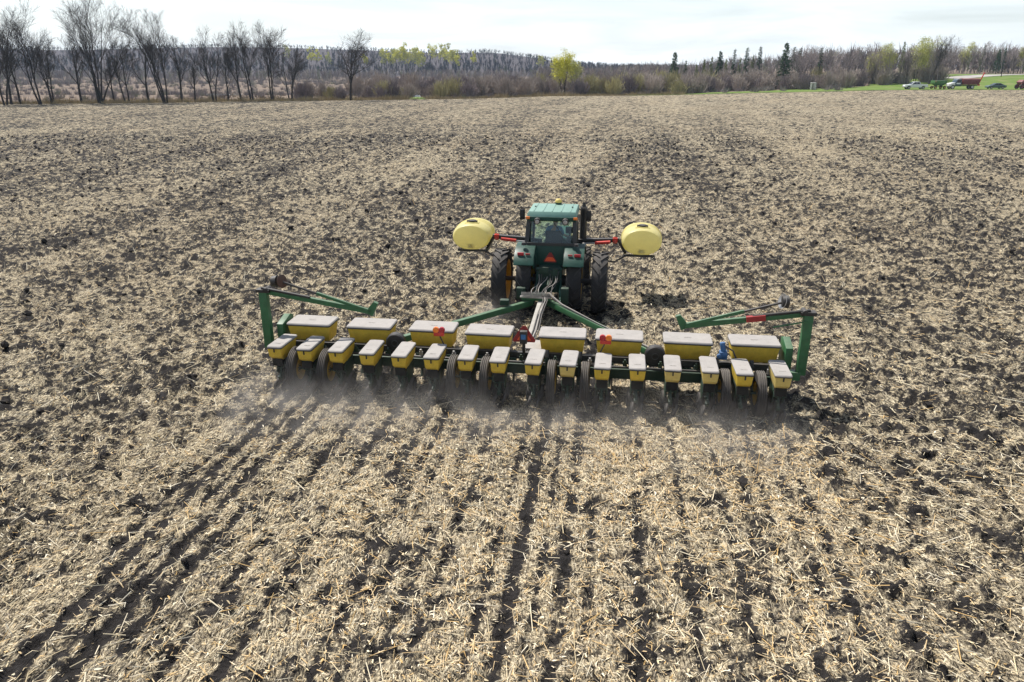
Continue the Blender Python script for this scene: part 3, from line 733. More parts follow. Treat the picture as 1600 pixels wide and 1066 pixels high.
# budding trees
def leaf_tips(sz, n):
    def f(mb, p, rnd):
        for k in range(n):
            c_ = p + Vector((rnd.gauss(0, .35), rnd.gauss(0, .35), rnd.gauss(0, .35))); a = perp(Vector((0, 0, 1)), rnd); b2 = perp(a, rnd)
            s_ = sz * rnd.uniform(.6, 1.4); b0 = len(mb.v)
            mb.v += [tuple(c_ - a * s_), tuple(c_ + b2 * s_ * .6), tuple(c_ + a * s_), tuple(c_ - b2 * s_ * .6)]; mb.f.append((b0, b0 + 1, b0 + 2, b0 + 3))
    return f
BG = 'trees in yellow-green bud'
BUD = [(880, 206, 9.4, 3, .34, 'bud', 'bright yellow-green budding tree standing alone at the field edge'),
    (897, 214, 8.0, 2, .40, 'bud2', 'paler budding tree just behind the lone yellow-green one'),
    (1383, 236, 11.4, 2, .5, 'bud2', 'yellow-green willow left of the bare-stemmed conifer'),
    (1367, 240, 9.5, 2, .5, 'bud2', 'lower yellowish willow among grey bare trees'),
    (1425, 232, 10.6, 2, .5, 'bud2', 'yellow-green willow behind the white pickup'),
    (1440, 238, 10.6, 2, .5, 'bud2', 'yellow willow partly behind the leaning bare tree'),
    (1500, 300, 10.5, 2, .5, 'bud2', 'faint olive budding tree behind the road'),
    (1585, 300, 10.5, 1, .4, 'bud2', 'narrow yellowish tree at the right edge')]
for i, (px, Y, h, st, sp, mm, lab) in enumerate(BUD):
    place_tree('budding_tree', px, Y, h, lab, BG, seed=300 + i, stems=st, spread=sp, twigm=mm, kids=(6, 5, 5), twig=.8, tips=leaf_tips(.11, 16 if i == 0 else 14), fork=.18, r0=.12)
def hill_tree(px, Y, h, lab, seed, mm):
    x = PXX(px, Y); t = empty('aspen_tree', (x, Y, float(hill_z(np.array(x), np.array(Y)))))
    tag(t, lab, 'tree', 'yellow-green aspens on the wooded hill')
    tr, cr = tree_mesh(seed, h, stems=1, spread=.5, kids=(6, 4, 4), twig=1.2, tips=leaf_tips(.30, 15), fork=.35, r0=.2)
    tr.build('trunk', M['birch'], t, smooth=60); cr.build('crown', M[mm], t, smooth=0)
for i, (px, h, Y) in enumerate(sorted([(596, 17, 700), (608, 18, 690), (619, 18, 700), (630, 19, 690), (639, 20, 700), (648, 19, 690), (656, 18, 700), (688, 20, 715), (698, 19, 700), (710, 18, 690), (602, 15, 700), (614, 16, 690), (625, 17, 680), (634, 19, 690), (644, 19, 700), (652, 17, 690), (660, 14, 680), (682, 21, 720), (692, 21, 720), (705, 17, 690), (715, 16, 680), (741, 15, 690), (482, 17, 720), (498, 17, 720), (510, 15, 710), (572, 14, 700), (450, 18, 760), (843, 13, 660)])):
    hill_tree(px, Y, h, nth(i + 1) + ' yellow-green aspen from the left among bare woods on the hill', 400 + i, 'bud' if i % 3 else 'bud2')
place_tree('bare_tree', 1448, 226, 11.2, 'large bare tree leaning right above the green wagon', None, seed=77, stems=2, lean=.22, spread=.55, r0=.26, kids=(8, 6, 6), twig=1.3)
place_tree('bare_tree', 1412, 216, 6.4, 'small bare tree standing right behind the white pickup', None, seed=78, stems=2, lean=.0, spread=.5, r0=.15, kids=(6, 5, 5))

# front row of the right-hand wood: individuals sharing four tree meshes
WT = []
for i in range(5):
    a, b_ = tree_mesh(500 + i, 10., stems=1 + (i % 2), spread=.42, kids=(6, 5, 4), twig=1.7, fork=.22, r0=.13)
    WT.append((a.mesh('trunk', M['bark' if i % 2 else 'twig2'], smooth=60), b_.mesh('crown', M['twig2'], smooth=0)))
wood = [(px + rs.uniform(-3, 3), rs.uniform(228, 250), rs.uniform(8.5, 12.5)) for px in range(1238, 1480, 7)]
wood += [(px + rs.uniform(-4, 4), rs.uniform(285, 305), rs.uniform(9, 11.5)) for px in range(1476, 1640, 9)]
wood += [(px + rs.uniform(-4, 4), rs.uniform(245, 275), rs.uniform(6.5, 10)) for px in range(905, 1240, 13)]
wcount = {}
for px, Y, h in sorted(wood):
    x = PXX(px, Y); t = empty('woodland_tree', (x, Y, float(terrain(x, Y)))); t.rotation_euler.z = rs.uniform(0, 6.28); t.scale = (h / 12.2,) * 3
    far = px > 1476; mid = px < 1238
    wz = 0 if far else 1 if mid else 2; wcount[wz] = wcount.get(wz, 0) + 1
    tag(t, nth(wcount[wz]) + ' grey bare tree from the left ' + ('behind the road' if far else 'behind the brush and conifers' if mid else 'between big spruce and willows'), 'tree',
        'bare woodland trees ' + ('behind the road' if far else 'behind the brush' if mid else 'left of the pickup'))
    a, b_ = rs.choice(WT); obj('trunk', a, None, t); obj('crown', b_, None, t)

# woods that read as one mass: crowns joined into one mesh
def crown_proto(seed):
    rnd = random.Random(seed); mb = MB()
    spike(mb, Vector((0, 0, -.05)), Vector((rnd.uniform(-.05, .05), 0, .8)), .014)
    for i in range(21):
        z = .12 + .45 * rnd.random(); a = rnd.uniform(0, 6.283); el = rnd.uniform(.1, 1.0); d = Vector((math.cos(a) * math.sin(el), math.sin(a) * math.sin(el), math.cos(el)))
        spike(mb, Vector((0, 0, z)), Vector((0, 0, z)) + d * rnd.uniform(.25, .48), .018)
    return np.array(mb.v), np.array(mb.f)
def bush_proto(seed):
    rnd = random.Random(seed); mb = MB()
    for i in range(24):
        a = rnd.uniform(0, 6.283); el = abs(rnd.gauss(0, .6)); rr = rnd.uniform(0, .35); d = Vector((math.cos(a) * math.sin(el), math.sin(a) * math.sin(el), math.cos(el)))
        p = Vector((math.cos(a) * rr, math.sin(a) * rr, -.05)); spike(mb, p, p + d * rnd.uniform(.55, 1.0), .035)
    return np.array(mb.v), np.array(mb.f)
PROTO = [crown_proto(i) for i in range(5)]; BUSH = [bush_proto(20 + i) for i in range(5)]
def woods(name, pts, label, m, proto=None):
    V, F, b = [], [], 0; T = []
    for (x, y, z, h) in pts:
        v0, f0 = (proto or (BUSH if h < 5.4 and name == 'back_woods' else PROTO))[rng.integers(5)]; a = rng.uniform(0, 6.28); ca, sa = math.cos(a), math.sin(a)
        v = v0.copy(); v[:, 0], v[:, 1] = v0[:, 0] * ca - v0[:, 1] * sa, v0[:, 0] * sa + v0[:, 1] * ca
        V.append(v * h + np.array([x, y, z])); F.append(f0 + b); b += len(v); T.append(np.full(len(v), rng.uniform()))
    me = np_mesh(name, np.concatenate(V), np.concatenate(F)); attr(me, 'tint', np.concatenate(T))
    return tag(obj(name, me, m), label, 'woods', kind='stuff')
def woodmat(name, stops):
    m, nt, b = nodes(name); a = N(nt, 'ShaderNodeAttribute', attribute_name='tint')
    L(nt, ramp(nt, a.outputs['Fac'], stops), b.inputs['Base Color']); b.inputs['Roughness'].default_value = 1; b.inputs['Specular IOR Level'].default_value = .1; return m
hw = woodmat('bare_hill_woods', [(0, (.032, .025, .034)), (.5, (.042, .033, .043)), (.85, (.052, .042, .049)), (.94, (.08, .09, .045)), (1, (.025, .045, .025))])
pts = []
for _ in range(3400):
    y = rng.uniform(650, 1010); x = rng.uniform(-1.05, .30) * y * .72
    if x > 190: continue
    pts.append((x, y, float(hill_z(np.array(x), np.array(y))), rng.uniform(6.5, 10.5) * float(1 - .42 * sst(y, 780, 960))))
woods('hill_woods', pts, 'purple-brown bare woods covering the hill', hw)
bw = woodmat('bare_back_woods', [(0, (.17, .145, .145)), (.6, (.26, .22, .21)), (.85, (.30, .27, .22)), (1, (.15, .17, .10))])
pts = []
for _ in range(900):
    y = rng.uniform(290, 460); px = rng.uniform(840, 1700); x = PXX(px, y)
    pts.append((x, y, float(terrain(x, y)) - .3, rng.uniform(7.5, 11) + (2 if px > 1240 else 0)))
for _ in range(1900):
    y = 385 + 255 * rng.uniform(); px = rng.uniform(-50, 960); x = PXX(px, y)
    pts.append((x, y, float(terrain(x, y)) - .3, rng.uniform(4.5, 8.5) * (1 if y > 470 else .45)))
woods('back_woods', pts, 'grey mass of bare woods behind the brush and marsh', bw)
pts = []
for _ in range(650):
    Y = rng.uniform(215, 400); px = rng.uniform(-60, 600); x = PXX(px, Y); pts.append((x, Y, float(terrain(x, Y)), rng.uniform(1.0, 2.4)))
for _ in range(420):
    px = rng.uniform(-40, 1330); Y = float(edge(PXX(px, 180))) + rng.uniform(1.5, 26) ; x = PXX(px, Y)
    if px < 560: Y = float(edge(x)) + rng.uniform(2, 60)
    pts.append((x, Y, float(terrain(x, Y)), rng.uniform(1.0, 2.3)))
woods('undergrowth', pts, 'low leafless undergrowth beneath the trees and brush', bw, BUSH)

# dry grass fringe at the field edge
def fringe(n=26000):
    px = rng.uniform(-60, 1095, n); x = (px - 800) / FPX * 178.; e = edge(x)
    y = e + rng.gamma(1.6, 2.6, n) - 1.2; z = terrain(x, y) - .05
    h = rng.uniform(.25, .75, n) * (1 + .7 * (vn(x / 4., y / 4., 61) > .6)); w = rng.uniform(.03, .07, n); a = rng.uniform(0, 3.14, n)
    lx, ly = rng.normal(0, .25, n) * h, rng.normal(0, .25, n) * h
    b0 = np.stack([x - np.cos(a) * w, y - np.sin(a) * w, z], 1); b1 = np.stack([x + np.cos(a) * w, y + np.sin(a) * w, z], 1); t = np.stack([x + lx, y + ly, z + h], 1)
    return np_mesh('dry_grass', np.stack([b0, b1, t], 1).reshape(-1, 3), np.arange(3 * n).reshape(n, 3))
tag(obj('dry_grass', fringe(), M['drygrass']), 'dry tan grass fringing the far field edge', 'grass', kind='stuff')

# ------------------------------------------------------------------ wheels
def tyre_mb(Rr, w, rim, lugs=0, n=40):
    mb = MB(); h = w / 2
    mb.lathe([(-h * .80, rim), (-h * .98, rim + (Rr - rim) * .35), (-h, rim + (Rr - rim) * .62), (-h * .90, Rr * .91), (-h * .55, Rr * .945), (0, Rr * .955),
              (h * .55, Rr * .945), (h * .90, Rr * .91), (h, rim + (Rr - rim) * .62), (h * .98, rim + (Rr - rim) * .35), (h * .80, rim), (-h * .80, rim)], n=n)
    for s_ in (-1, 1):
        for i in range(lugs):
            t = 2 * math.pi * (i + (.5 if s_ > 0 else 0)) / lugs
            d = .62 * w / Rr       # sweep of the lug round the tyre
            ps = []
            for (ax, tt) in ((.02 * s_, t), (s_ * h * 1.02, t - d)):
                rr_ = Rr * (.945 if abs(ax) < .05 else .905)
                for dt in (-.040, .040):
                    for ro in (0, Rr * (.062 if abs(ax) < .05 else .075)):
                        ps.append(Vector((ax, math.cos(tt + dt) * (rr_ + ro), math.sin(tt + dt) * (rr_ + ro))))
            mb.add(ps, [(0, 1, 3, 2), (4, 6, 7, 5), (0, 4, 5, 1), (2, 3, 7, 6), (1, 5, 7, 3), (0, 2, 6, 4)])
    return mb
def rib_tyre(Rr, w, rim):     # ribbed implement tyre
    mb = MB(); h = w / 2; pr = [(-h * .8, rim), (-h, rim + (Rr - rim) * .5), (-h * .92, Rr * .95)]
    for k in range(4):
        a = -h * .85 + k * (h * 1.7 / 4); b_ = a + h * 1.7 / 4
        pr += [(a + .006, Rr * .965), (a + .012, Rr), (b_ - .012, Rr), (b_ - .006, Rr * .965)]
    pr += [(h * .92, Rr * .95), (h, rim + (Rr - rim) * .5), (h * .8, rim), (-h * .8, rim)]
    return mb.lathe(pr, n=32)
def rim_mb(rim, w, side=1):
    h = w / 2; mb = MB()
    mb.lathe([(-h * .86, rim * 1.04), (-h * .80, rim * .99), (-h * .3, rim * .93), (h * .3, rim * .93), (h * .80, rim * .99), (h * .86, rim * 1.04)], n=32)
    s_ = side
    mb.lathe([(s_ * h * .1, rim * .93), (s_ * h * .15, rim * .70), (s_ * h * .45, rim * .45), (s_ * h * .45, 0.01)], n=32)
    mb.lathe([(s_ * h * .05, rim * .93), (s_ * h * .10, rim * .70), (s_ * h * .38, rim * .45), (s_ * h * .38, 0.01)], n=32)
    for k in range(8):
        a = 2 * math.pi * k / 8; mb.cyl((s_ * h * .44, math.cos(a) * rim * .3, math.sin(a) * rim * .3), (s_ * h * .56, math.cos(a) * rim * .3, math.sin(a) * rim * .3), .018, n=6)
    return mb
def wheel(parent, loc, Rr, w, rim, lugs, side, tm, meshes={}):
    key = (Rr, w, rim, lugs, side)
    if key not in meshes:
        hub = MB().lathe([(-w * .25, .01), (-w * .25, .10), (w * .25, .10), (w * .25, .01)], n=16)
        ty = tyre_mb(Rr, w, rim, lugs) if lugs else rib_tyre(Rr, w, rim)
        meshes[key] = (hub.mesh('hub', M['black']), ty.mesh('tyre', M[tm], smooth=30), rim_mb(rim, w, side).mesh('rim', M['rimyellow'], smooth=40))
    a, b_, c_ = meshes[key]
    o = obj('wheel', a, None, parent, loc); t = obj('tyre', b_, None, o); obj('rim', c_, None, o)
    t.rotation_euler.x = random.uniform(0, 6.28)
    return o

# ------------------------------------------------------------------ tractor (local: x right, y ahead of the rear axle)
tx, ty_ = mach(.08, 7.47)
tractor = empty('tractor', (tx, ty_, 0), -YAW)
tag(tractor, 'green farm tractor with dual rear wheels, glazed cab and two yellow side tanks', 'tractor')
AX = .97
for x, sd in ((-1.535, 1), (-.77, 1), (.77, -1), (1.535, -1)):
    wheel(tractor, (x, 0, AX - .02), .97, .46, .60, 19, sd, 'rubber')
for x, sd in ((-.95, -1), (.95, 1)):
    wheel(tractor, (x, 2.95, .68), .70, .36, .40, 20, sd, 'rubber')
MB().cyl((-1.75, 0, AX), (1.75, 0, AX), .075, n=12).cyl((-.55, 0, AX), (.55, 0, AX), .17, .17, n=12).build('rear_axle', M['black'], tractor)
MB().box((0, 2.95, .68), (1.7, .22, .2)).box((0, 2.6, .85), (.42, 1.4, .35)).build('front_axle', M['greendk'], tractor, bevel=.02)
MB().prism([(-.50, .70), (-.42, 1.45), (.2, 1.60), (1.7, 1.45), (1.9, .75), (.6, .55)], -.34, .34).build('transmission_housing', M['tgreen'], tractor, bevel=.03)
MB().box((0, -.47, 1.25), (.72, .14, .30)).box((-.16, -.56, 1.42), (.30, .10, .20)).box((.2, -.56, 1.36), (.16, .1, .26)).build('hydraulic_valve_block', M['greendk'], tractor, bevel=.015)
hood = MB()
for z0, z1, xa, xb in ((1.30, 1.80, .40, .40), (1.80, 1.98, .40, .30)): hood.frustum(z0, (-xa, xa, 1.62, 3.75), z1, (-xb, xb, 1.62, 3.72 if z1 < 1.9 else 3.55))
hood.build('hood', M['tgreen'], tractor, bevel=.04)
for s_ in (-1, 1): MB().box((s_ * .403, 2.7, 1.66), (.012, 1.8, .07)).build('hood_stripe', M['rimyellow'], tractor)
# fenders
for s_ in (-1, 1):
    fo, fi = [], []
    for k in range(13):
        a = R(38 + k * 8.2); fo.append((math.cos(a) * 1.16, AX + math.sin(a) * 1.16)); fi.append((math.cos(a) * 1.09, AX + math.sin(a) * 1.09))
    fo.append((fo[-1][0] - .10, fo[-1][1] - .12)); fi.append((fi[-1][0] - .10, fi[-1][1] - .10))
    fd = MB().prism(fo + fi[::-1], s_ * .44, s_ * 1.06).prism([(y, z) for y, z in fo] + [(-.7, 1.5), (.8, 1.5)], s_ * .44, s_ * .49)
    f_o = fd.build('fender', M['tgreen'], tractor, bevel=.03)
    MB().box((s_ * .86, -.70, 1.94), (.20, .05, .085)).build('tail_light', M['redlens'], f_o, bevel=.015)
    MB().lathe([(-.05, .02), (-.05, .075), (.03, .06), (.03, .01)], (s_ * .80, -.44, 2.21), 14, 'z').build('fender_lamp', M['black'], f_o)
    MB().box((s_ * .64, -.70, 1.94), (.14, .04, .05)).build('reflector', M['maroon'], f_o, bevel=.01)
# cab
PB, PT = .745, .70            # half widths at sill and roof
cab = MB()
cab.prism([(-.22, 1.50), (-.20, 2.12), (.02, 2.12), (1.5, 1.62), (1.5, 1.45)], -.70, .70)
cab.build('cab_lower_body', M['tgreen'], tractor, bevel=.03)
pil = MB()
for s_ in (-1, 1):
    pil.beam((s_ * PB, -.16, 2.10), (s_ * PT, .10, 2.95), .13, .10)
    pil.beam((s_ * PB, .62, 1.65), (s_ * PT, .62, 2.95), .06, .08)
    pil.beam((s_ * PB, 1.55, 1.60), (s_ * PT * .95, 1.46, 2.95), .07, .08)
    pil.beam((s_ * PB, -.16, 2.13), (s_ * PB, 1.55, 1.70), .06, .07)
pil.beam((-PB, -.18, 2.145), (PB, -.18, 2.145), .08, .09).beam((-PT, .10, 2.87), (PT, .10, 2.87), .07, .08).beam((-.72, 1.55, 1.66), (.72, 1.55, 1.66), .06, .06)
pil.build('cab_frame', M['trim'], tractor, bevel=.012)
rg = MB().prism([(-.165, 2.19), (-.150, 2.19), (.088, 2.83), (.073, 2.83)], -.62, .62)
rgo = rg.build('rear_window', M['glass'], tractor)
MB().beam((.05, .012, 2.80), (.36, -.10, 2.42), .015, .015).build('wiper', M['black'], rgo)
MB().prism([(1.56, 1.72), (1.575, 1.72), (1.475, 2.85), (1.46, 2.85)], -.66, .66).build('windscreen', M['glass'], tractor)
for s_ in (-1, 1):
    MB().add([(s_ * PB, -.08, 2.16), (s_ * PB, .58, 1.98), (s_ * PT, .58, 2.88), (s_ * PT, .14, 2.88), (s_ * (PB - .012), -.08, 2.16), (s_ * (PB - .012), .58, 1.98), (s_ * (PT - .012), .58, 2.88), (s_ * (PT - .012), .14, 2.88)],
             [(0, 1, 2, 3), (7, 6, 5, 4), (0, 4, 5, 1), (1, 5, 6, 2), (2, 6, 7, 3), (3, 7, 4, 0)]).build('side_window', M['glass'], tractor)
    MB().add([(s_ * PB, .66, 1.97), (s_ * PB, 1.50, 1.75), (s_ * PT, 1.44, 2.88), (s_ * PT, .66, 2.88), (s_ * (PB - .012), .66, 1.97), (s_ * (PB - .012), 1.50, 1.75), (s_ * (PT - .012), 1.44, 2.88), (s_ * (PT - .012), .66, 2.88)],
             [(0, 1, 2, 3), (7, 6, 5, 4), (0, 4, 5, 1), (1, 5, 6, 2), (2, 6, 7, 3), (3, 7, 4, 0)]).build('door_window', M['glass'], tractor)
roof = MB().frustum(2.93, (-.775, .775, .02, 1.62), 3.10, (-.73, .73, .10, 1.55))
rf = roof.build('cab_roof', M['roof'], tractor, bevel=.035)
for x in (-.56, -.28, 0, .28, .56): MB().box((x, .82, 3.103), (.030, 1.40, .022)).build('roof_rib', M['roof'], rf, bevel=.006)
for x in (-.58, .58): MB().lathe([(0, .03), (.03, .025), (.03, .002)], (x, .82, 3.11), 10, 'z').build('roof_bolt', M['trim'], rf)
fa = MB().box((0, .03, 2.885), (1.50, .10, .13)).build('rear_fascia', M['tgreen'], tractor, bevel=.02)
for x in (-.43, .43):
    wl = MB().lathe([(-.10, .02), (-.10, .09), (.02, .105), (.02, .09)], (x, -.06, 2.83), 16, 'y').build('work_light', M['black'], tractor)
    MB().lathe([(-.045, .001), (-.05, .05), (-.04, .085)], (x, -.115, 2.825), 16, 'y').build('lens', M['steel'], wl)
for x in (-.73, .73): MB().box((x, -.03, 2.92), (.12, .06, .075)).build('flasher_lamp', M['amber'], tractor, bevel=.015)
gp = MB().lathe([(0, .10), (.06, .11), (.06, .01)], (.09, 1.42, 3.10), 16, 'z').build('gps_mount', M['tgreen'], tractor)
MB().lathe([(0, .105), (.04, .11), (.085, .09), (.115, .045), (.12, .005)], (.09, 1.42, 3.165), 18, 'z').build('gps_dome', M['yellow2'], gp)
MB().cyl((.90, 1.72, 1.5), (.90, 1.72, 2.98), .115, n=18).cyl((.90, 1.72, 2.98), (.90, 1.76, 3.12), .06, .055, n=12).build('exhaust_stack', M['black'], tractor)
for s_ in (-1, 1):
    mr = MB().tube([(s_ * .72, 1.40, 2.95), (s_ * .95, 1.38, 2.98), (s_ * 1.05, 1.35, 2.95)], .018).build('mirror_arm', M['black'], tractor)
    MB().box((s_ * 1.07, 1.35, 2.76), (.17, .05, .34)).build('mirror', M['black'], mr, bevel=.02)
# inside the cab
MB().box((.05, .42, 1.98), (.52, .5, .12)).build('seat_cushion', M['seat'], tractor, bevel=.04)
MB().prism([(.10, 2.0), (.20, 2.0), (.12, 2.52), (.04, 2.52)], -.19, .29).build('seat_back', M['seat'], tractor, bevel=.04)
MB().box((.05, .42, 1.75), (.3, .3, .35)).build('seat_base', M['trim'], tractor, bevel=.02)
MB().lathe([(-.014, .19), (0, .205), (.014, .19), (0, .175), (-.014, .19)], (0.05, 1.12, 2.24), 24, 'y').cyl((.05, 1.12, 2.24), (.05, 1.4, 1.75), .03).box((.05, 1.12, 2.24), (.37, .02, .03)).build('steering_wheel', M['black'], tractor)
MB().box((.05, 1.38, 1.95), (.42, .2, .25)).box((.52, .75, 2.1), (.18, .6, .12)).build('console', M['trim'], tractor, bevel=.02)
mon = MB().box((.50, .98, 2.36), (.26, .05, .2)).beam((.5, 1.0, 2.1), (.5, 1.0, 2.3), .03, .03).build('monitor', M['trim'], tractor, bevel=.01)
# rear plate: slow-vehicle triangle
sm = MB().prism([(-.18, 1.60), (.18, 1.60), (.20, 1.64), (.03, 1.90), (-.03, 1.90), (-.20, 1.64)], -.245, -.235, 'y').build('slow_vehicle_triangle', M['maroon'], tractor)
MB().prism([(-.165, 1.63), (.165, 1.63), (.12, 1.72), (.07, 1.76), (-.07, 1.76), (-.12, 1.72)], -.252, -.246, 'y').build('triangle_centre', M['orange'], sm)
# three-point hitch and drawbar
for s_ in (-1, 1):
    MB().beam((s_ * .30, -.35, .72), (s_ * .42, -1.15, .58), .06, .11).build('lower_link', M['tgreen'], tractor, bevel=.01)
    MB().cyl((s_ * .38, -.85, .66), (s_ * .36, -.45, 1.42), .032, n=10).cyl((s_ * .38, -.85, .66), (s_ * .37, -.68, 1.0), .05, n=10).build('lift_link', M['tgreen'], tractor)
    MB().beam((s_ * .36, -.30, 1.40), (s_ * .36, -.52, 1.46), .09, .09).build('lift_arm', M['tgreen'], tractor, bevel=.012)
MB().beam((0, -.3, .50), (0, -1.22, .50), .11, .05).build('drawbar', M['greendk'], tractor, bevel=.008)
MB().cyl((0, -.5, 1.2), (0, -.95, 1.05), .035, n=10).build('top_link', M['greendk'], tractor)
# tank arms and tanks
for s_ in (-1, 1):
    z0 = 1.93
    MB().beam((s_ * .45, 1.68, z0 - .08), (s_ * 2.10, 1.62, z0 + .02), .16, .13).beam((s_ * .38, 1.65, 1.3), (s_ * .62, 1.66, z0 - .02), .14, .1).beam((s_ * 2.05, 1.62, z0 + .02), (s_ * 2.30, 1.66, z0 - .42), .15, .09) \
        .beam((s_ * 2.25, 1.40, 1.50), (s_ * 3.25, 1.40, 1.50), .09, .07).beam((s_ * 2.25, 2.3, 1.50), (s_ * 3.25, 2.3, 1.50), .09, .07).beam((s_ * 2.28, 1.3, 1.50), (s_ * 2.28, 2.4, 1.50), .08, .08).build('tank_arm', M['black'], tractor, bevel=.01)
    MB().cyl((s_ * 1.30, 1.54, z0 - .09), (s_ * 1.80, 1.52, z0 - .04), .055, n=12).cyl((s_ * 1.95, 1.50, z0 - .06), (s_ * 1.95, 1.60, z0 + .10), .07, n=10).box((s_ * 1.95, 1.53, z0 + .05), (.16, .10, .10)).build('red_hydraulic_cylinder', M['red'], tractor)
    MB().cyl((s_ * .9, 1.54, z0 - .12), (s_ * 1.30, 1.54, z0 - .09), .025, n=8).build('cylinder_rod', M['steel'], tractor)
    MB().tube([(s_ * 2.3, 1.5, 1.45), (s_ * 1.95, 1.45, 1.25), (s_ * 1.4, 1.4, 1.35), (s_ * .8, 1.45, 1.6)], .028, 8).build('tank_hose', M['hose'], tractor)
    tc_ = Vector((s_ * 2.81, 2.05, 1.93)); n = 36; rings = []
    for y, k_ in ((-.745, .0), (-.738, .35), (-.715, .66), (-.675, .865), (-.63, .925), (-.52, .968), (-.36, .992), (0, 1), (.36, .992), (.50, .96), (.60, .89), (.665, .78), (.70, .62), (.718, .40), (.72, .0)):
        ring = []
        for i in range(n):
            a = 2 * math.pi * i / n; ca, sa = math.cos(a), math.sin(a)
            ex = 2 / 2.12
            ring.append(tc_ + Vector((math.copysign(abs(ca) ** ex, ca) * .655 * max(k_, .01), y, math.copysign(abs(sa) ** ex, sa) * .455 * max(k_, .01))))
        rings.append(ring)
    tk = MB().loft(rings, cap=False).build('tank', M['tank'], tractor, smooth=28)
    tb = MB()
    for y in (.0, .18):
        ring_o = []
        for i in range(30):
            a = 2 * math.pi * i / 30; ca, sa = math.cos(a), math.sin(a)
            ring_o.append(tc_ + Vector((math.copysign(abs(ca) ** .943, ca) * .658, y, math.copysign(abs(sa) ** .943, sa) * .458)))
        tb.tube(ring_o + [ring_o[0]], .010, 4)
    tb.build('tank_strap', M['tank'], tk)
    MB().lathe([(0, .17), (.035, .17), (.04, .01)], tc_ + Vector((0, -.33, .435)), 20, 'z').box(tc_ + Vector((0, -.33, .44)), (.46, .24, .02)).build('tank_manway', M['tank'], tk)
    MB().lathe([(0, .13), (.05, .13), (.055, .01)], tc_ + Vector((.0, -.33, .47)), 18, 'z').box(tc_ + Vector((-.14, -.33, .485)), (.07, .10, .05)).box(tc_ + Vector((.14, -.33, .485)), (.07, .10, .05)).build('tank_lid', M['black'], tk)
    MB().box(tc_ + Vector((0, -.690, -.26)), (.20, .06, .14)).cyl(tc_ + Vector((0, -.70, -.28)), tc_ + Vector((0, -.77, -.28)), .04, n=10).build('tank_sump', M['tank'], tk, bevel=.01)

# ------------------------------------------------------------------ driver
def skin_figure(name, joints, bones, parent, m, sub=2):
    me = bpy.data.meshes.new(name); keys = list(joints); me.from_pydata([joints[k][0] for k in keys], [(keys.index(a), keys.index(b_)) for a, b_ in bones], [])
    o = obj(name, me, m, parent); md = o.modifiers.new('Skin', 'SKIN'); md.use_smooth_shade = True
    for i, k in enumerate(keys):
        r = joints[k][1]; r = r if isinstance(r, tuple) else (r, r); me.skin_vertices[0].data[i].radius = r
    me.skin_vertices[0].data[0].use_root = True
    s_ = o.modifiers.new('Subdivision', 'SUBSURF'); s_.levels = sub; s_.render_levels = sub
    return o
dx, dy = mach(.08 + .05, 7.47 + .42)
driver = empty('person', (dx, dy, 2.04), -YAW)
tag(driver, 'tractor driver in a blue shirt seated in the cab, head turned right', 'person')
J = {'pelvis': ((0, -.06, .08), (.15, .11)), 'waist': ((0, -.07, .24), (.14, .10)), 'chest': ((.02, -.04, .42), (.165, .115)), 'neckb': ((.03, -.02, .56), .07), 'neck': ((.035, 0, .62), .055),
     'head1': ((.045, .015, .70), (.075, .085)), 'head2': ((.05, .02, .79), (.078, .095)), 'head3': ((.05, .015, .86), (.05, .06)), 'nose': ((.135, .045, .745), .014)}
Bn = [('pelvis', 'waist'), ('waist', 'chest'), ('chest', 'neckb'), ('neckb', 'neck'), ('neck', 'head1'), ('head1', 'head2'), ('head2', 'head3'), ('head1', 'nose')]
for s_, nm in ((-1, 'l'), (1, 'r')):
    J.update({nm + 'hip': ((s_ * .10, .02, .07), .09), nm + 'knee': ((s_ * .15, .42, .08), .065), nm + 'ankle': ((s_ * .14, .50, -.32), .042), nm + 'toe': ((s_ * .15, .66, -.36), .04),
              nm + 'sh': ((.02 + s_ * .19, -.03, .50), .062), nm + 'elb': ((s_ * .27, .13, .27), .045)})
    wr = (-.15, .56, .22) if s_ < 0 else (.38, .40, .16); J[nm + 'wr'] = (wr, .030); J[nm + 'palm'] = ((wr[0] + .005, wr[1] + .06, wr[2] - .005), (.038, .018))
    Bn += [('pelvis', nm + 'hip'), (nm + 'hip', nm + 'knee'), (nm + 'knee', nm + 'ankle'), (nm + 'ankle', nm + 'toe'), ('chest', nm + 'sh'), (nm + 'sh', nm + 'elb'), (nm + 'elb', nm + 'wr'), (nm + 'wr', nm + 'palm')]
    for k in range(5):
        o_ = -.032 + .016 * k; ln = (.05, .075, .082, .076, .06)[k]; p0 = Vector(J[nm + 'palm'][0])
        a0 = p0 + Vector((o_, .035 if k else -.01, 0)); a1 = a0 + Vector((o_ * .3 - (.02 if k == 0 else 0), ln * .6, -.012)); a2 = a1 + Vector((0, ln * .25, -.035))
        for q, pp in enumerate((a0, a1, a2)): J[f'{nm}f{k}{q}'] = (tuple(pp), .0085)
        Bn += [(nm + 'palm', f'{nm}f{k}0'), (f'{nm}f{k}0', f'{nm}f{k}1'), (f'{nm}f{k}1', f'{nm}f{k}2')]
body = skin_figure('body', J, Bn, driver, M['skin'])
def sub_fig(name, pick, grow, m):
    jj = {k: (J[k][0], tuple(x + grow for x in (J[k][1] if isinstance(J[k][1], tuple) else (J[k][1],) * 2))) for k in pick}
    bb = [e for e in Bn if e[0] in jj and e[1] in jj]; return skin_figure(name, jj, bb, driver, m)
sub_fig('shirt', ['pelvis', 'waist', 'chest', 'neckb', 'lsh', 'lelb', 'rsh', 'relb'], .012, M['shirt'])
sub_fig('jeans', ['pelvis', 'lhip', 'lknee', 'lankle', 'rhip', 'rknee', 'rankle'], .012, M['jeans'])
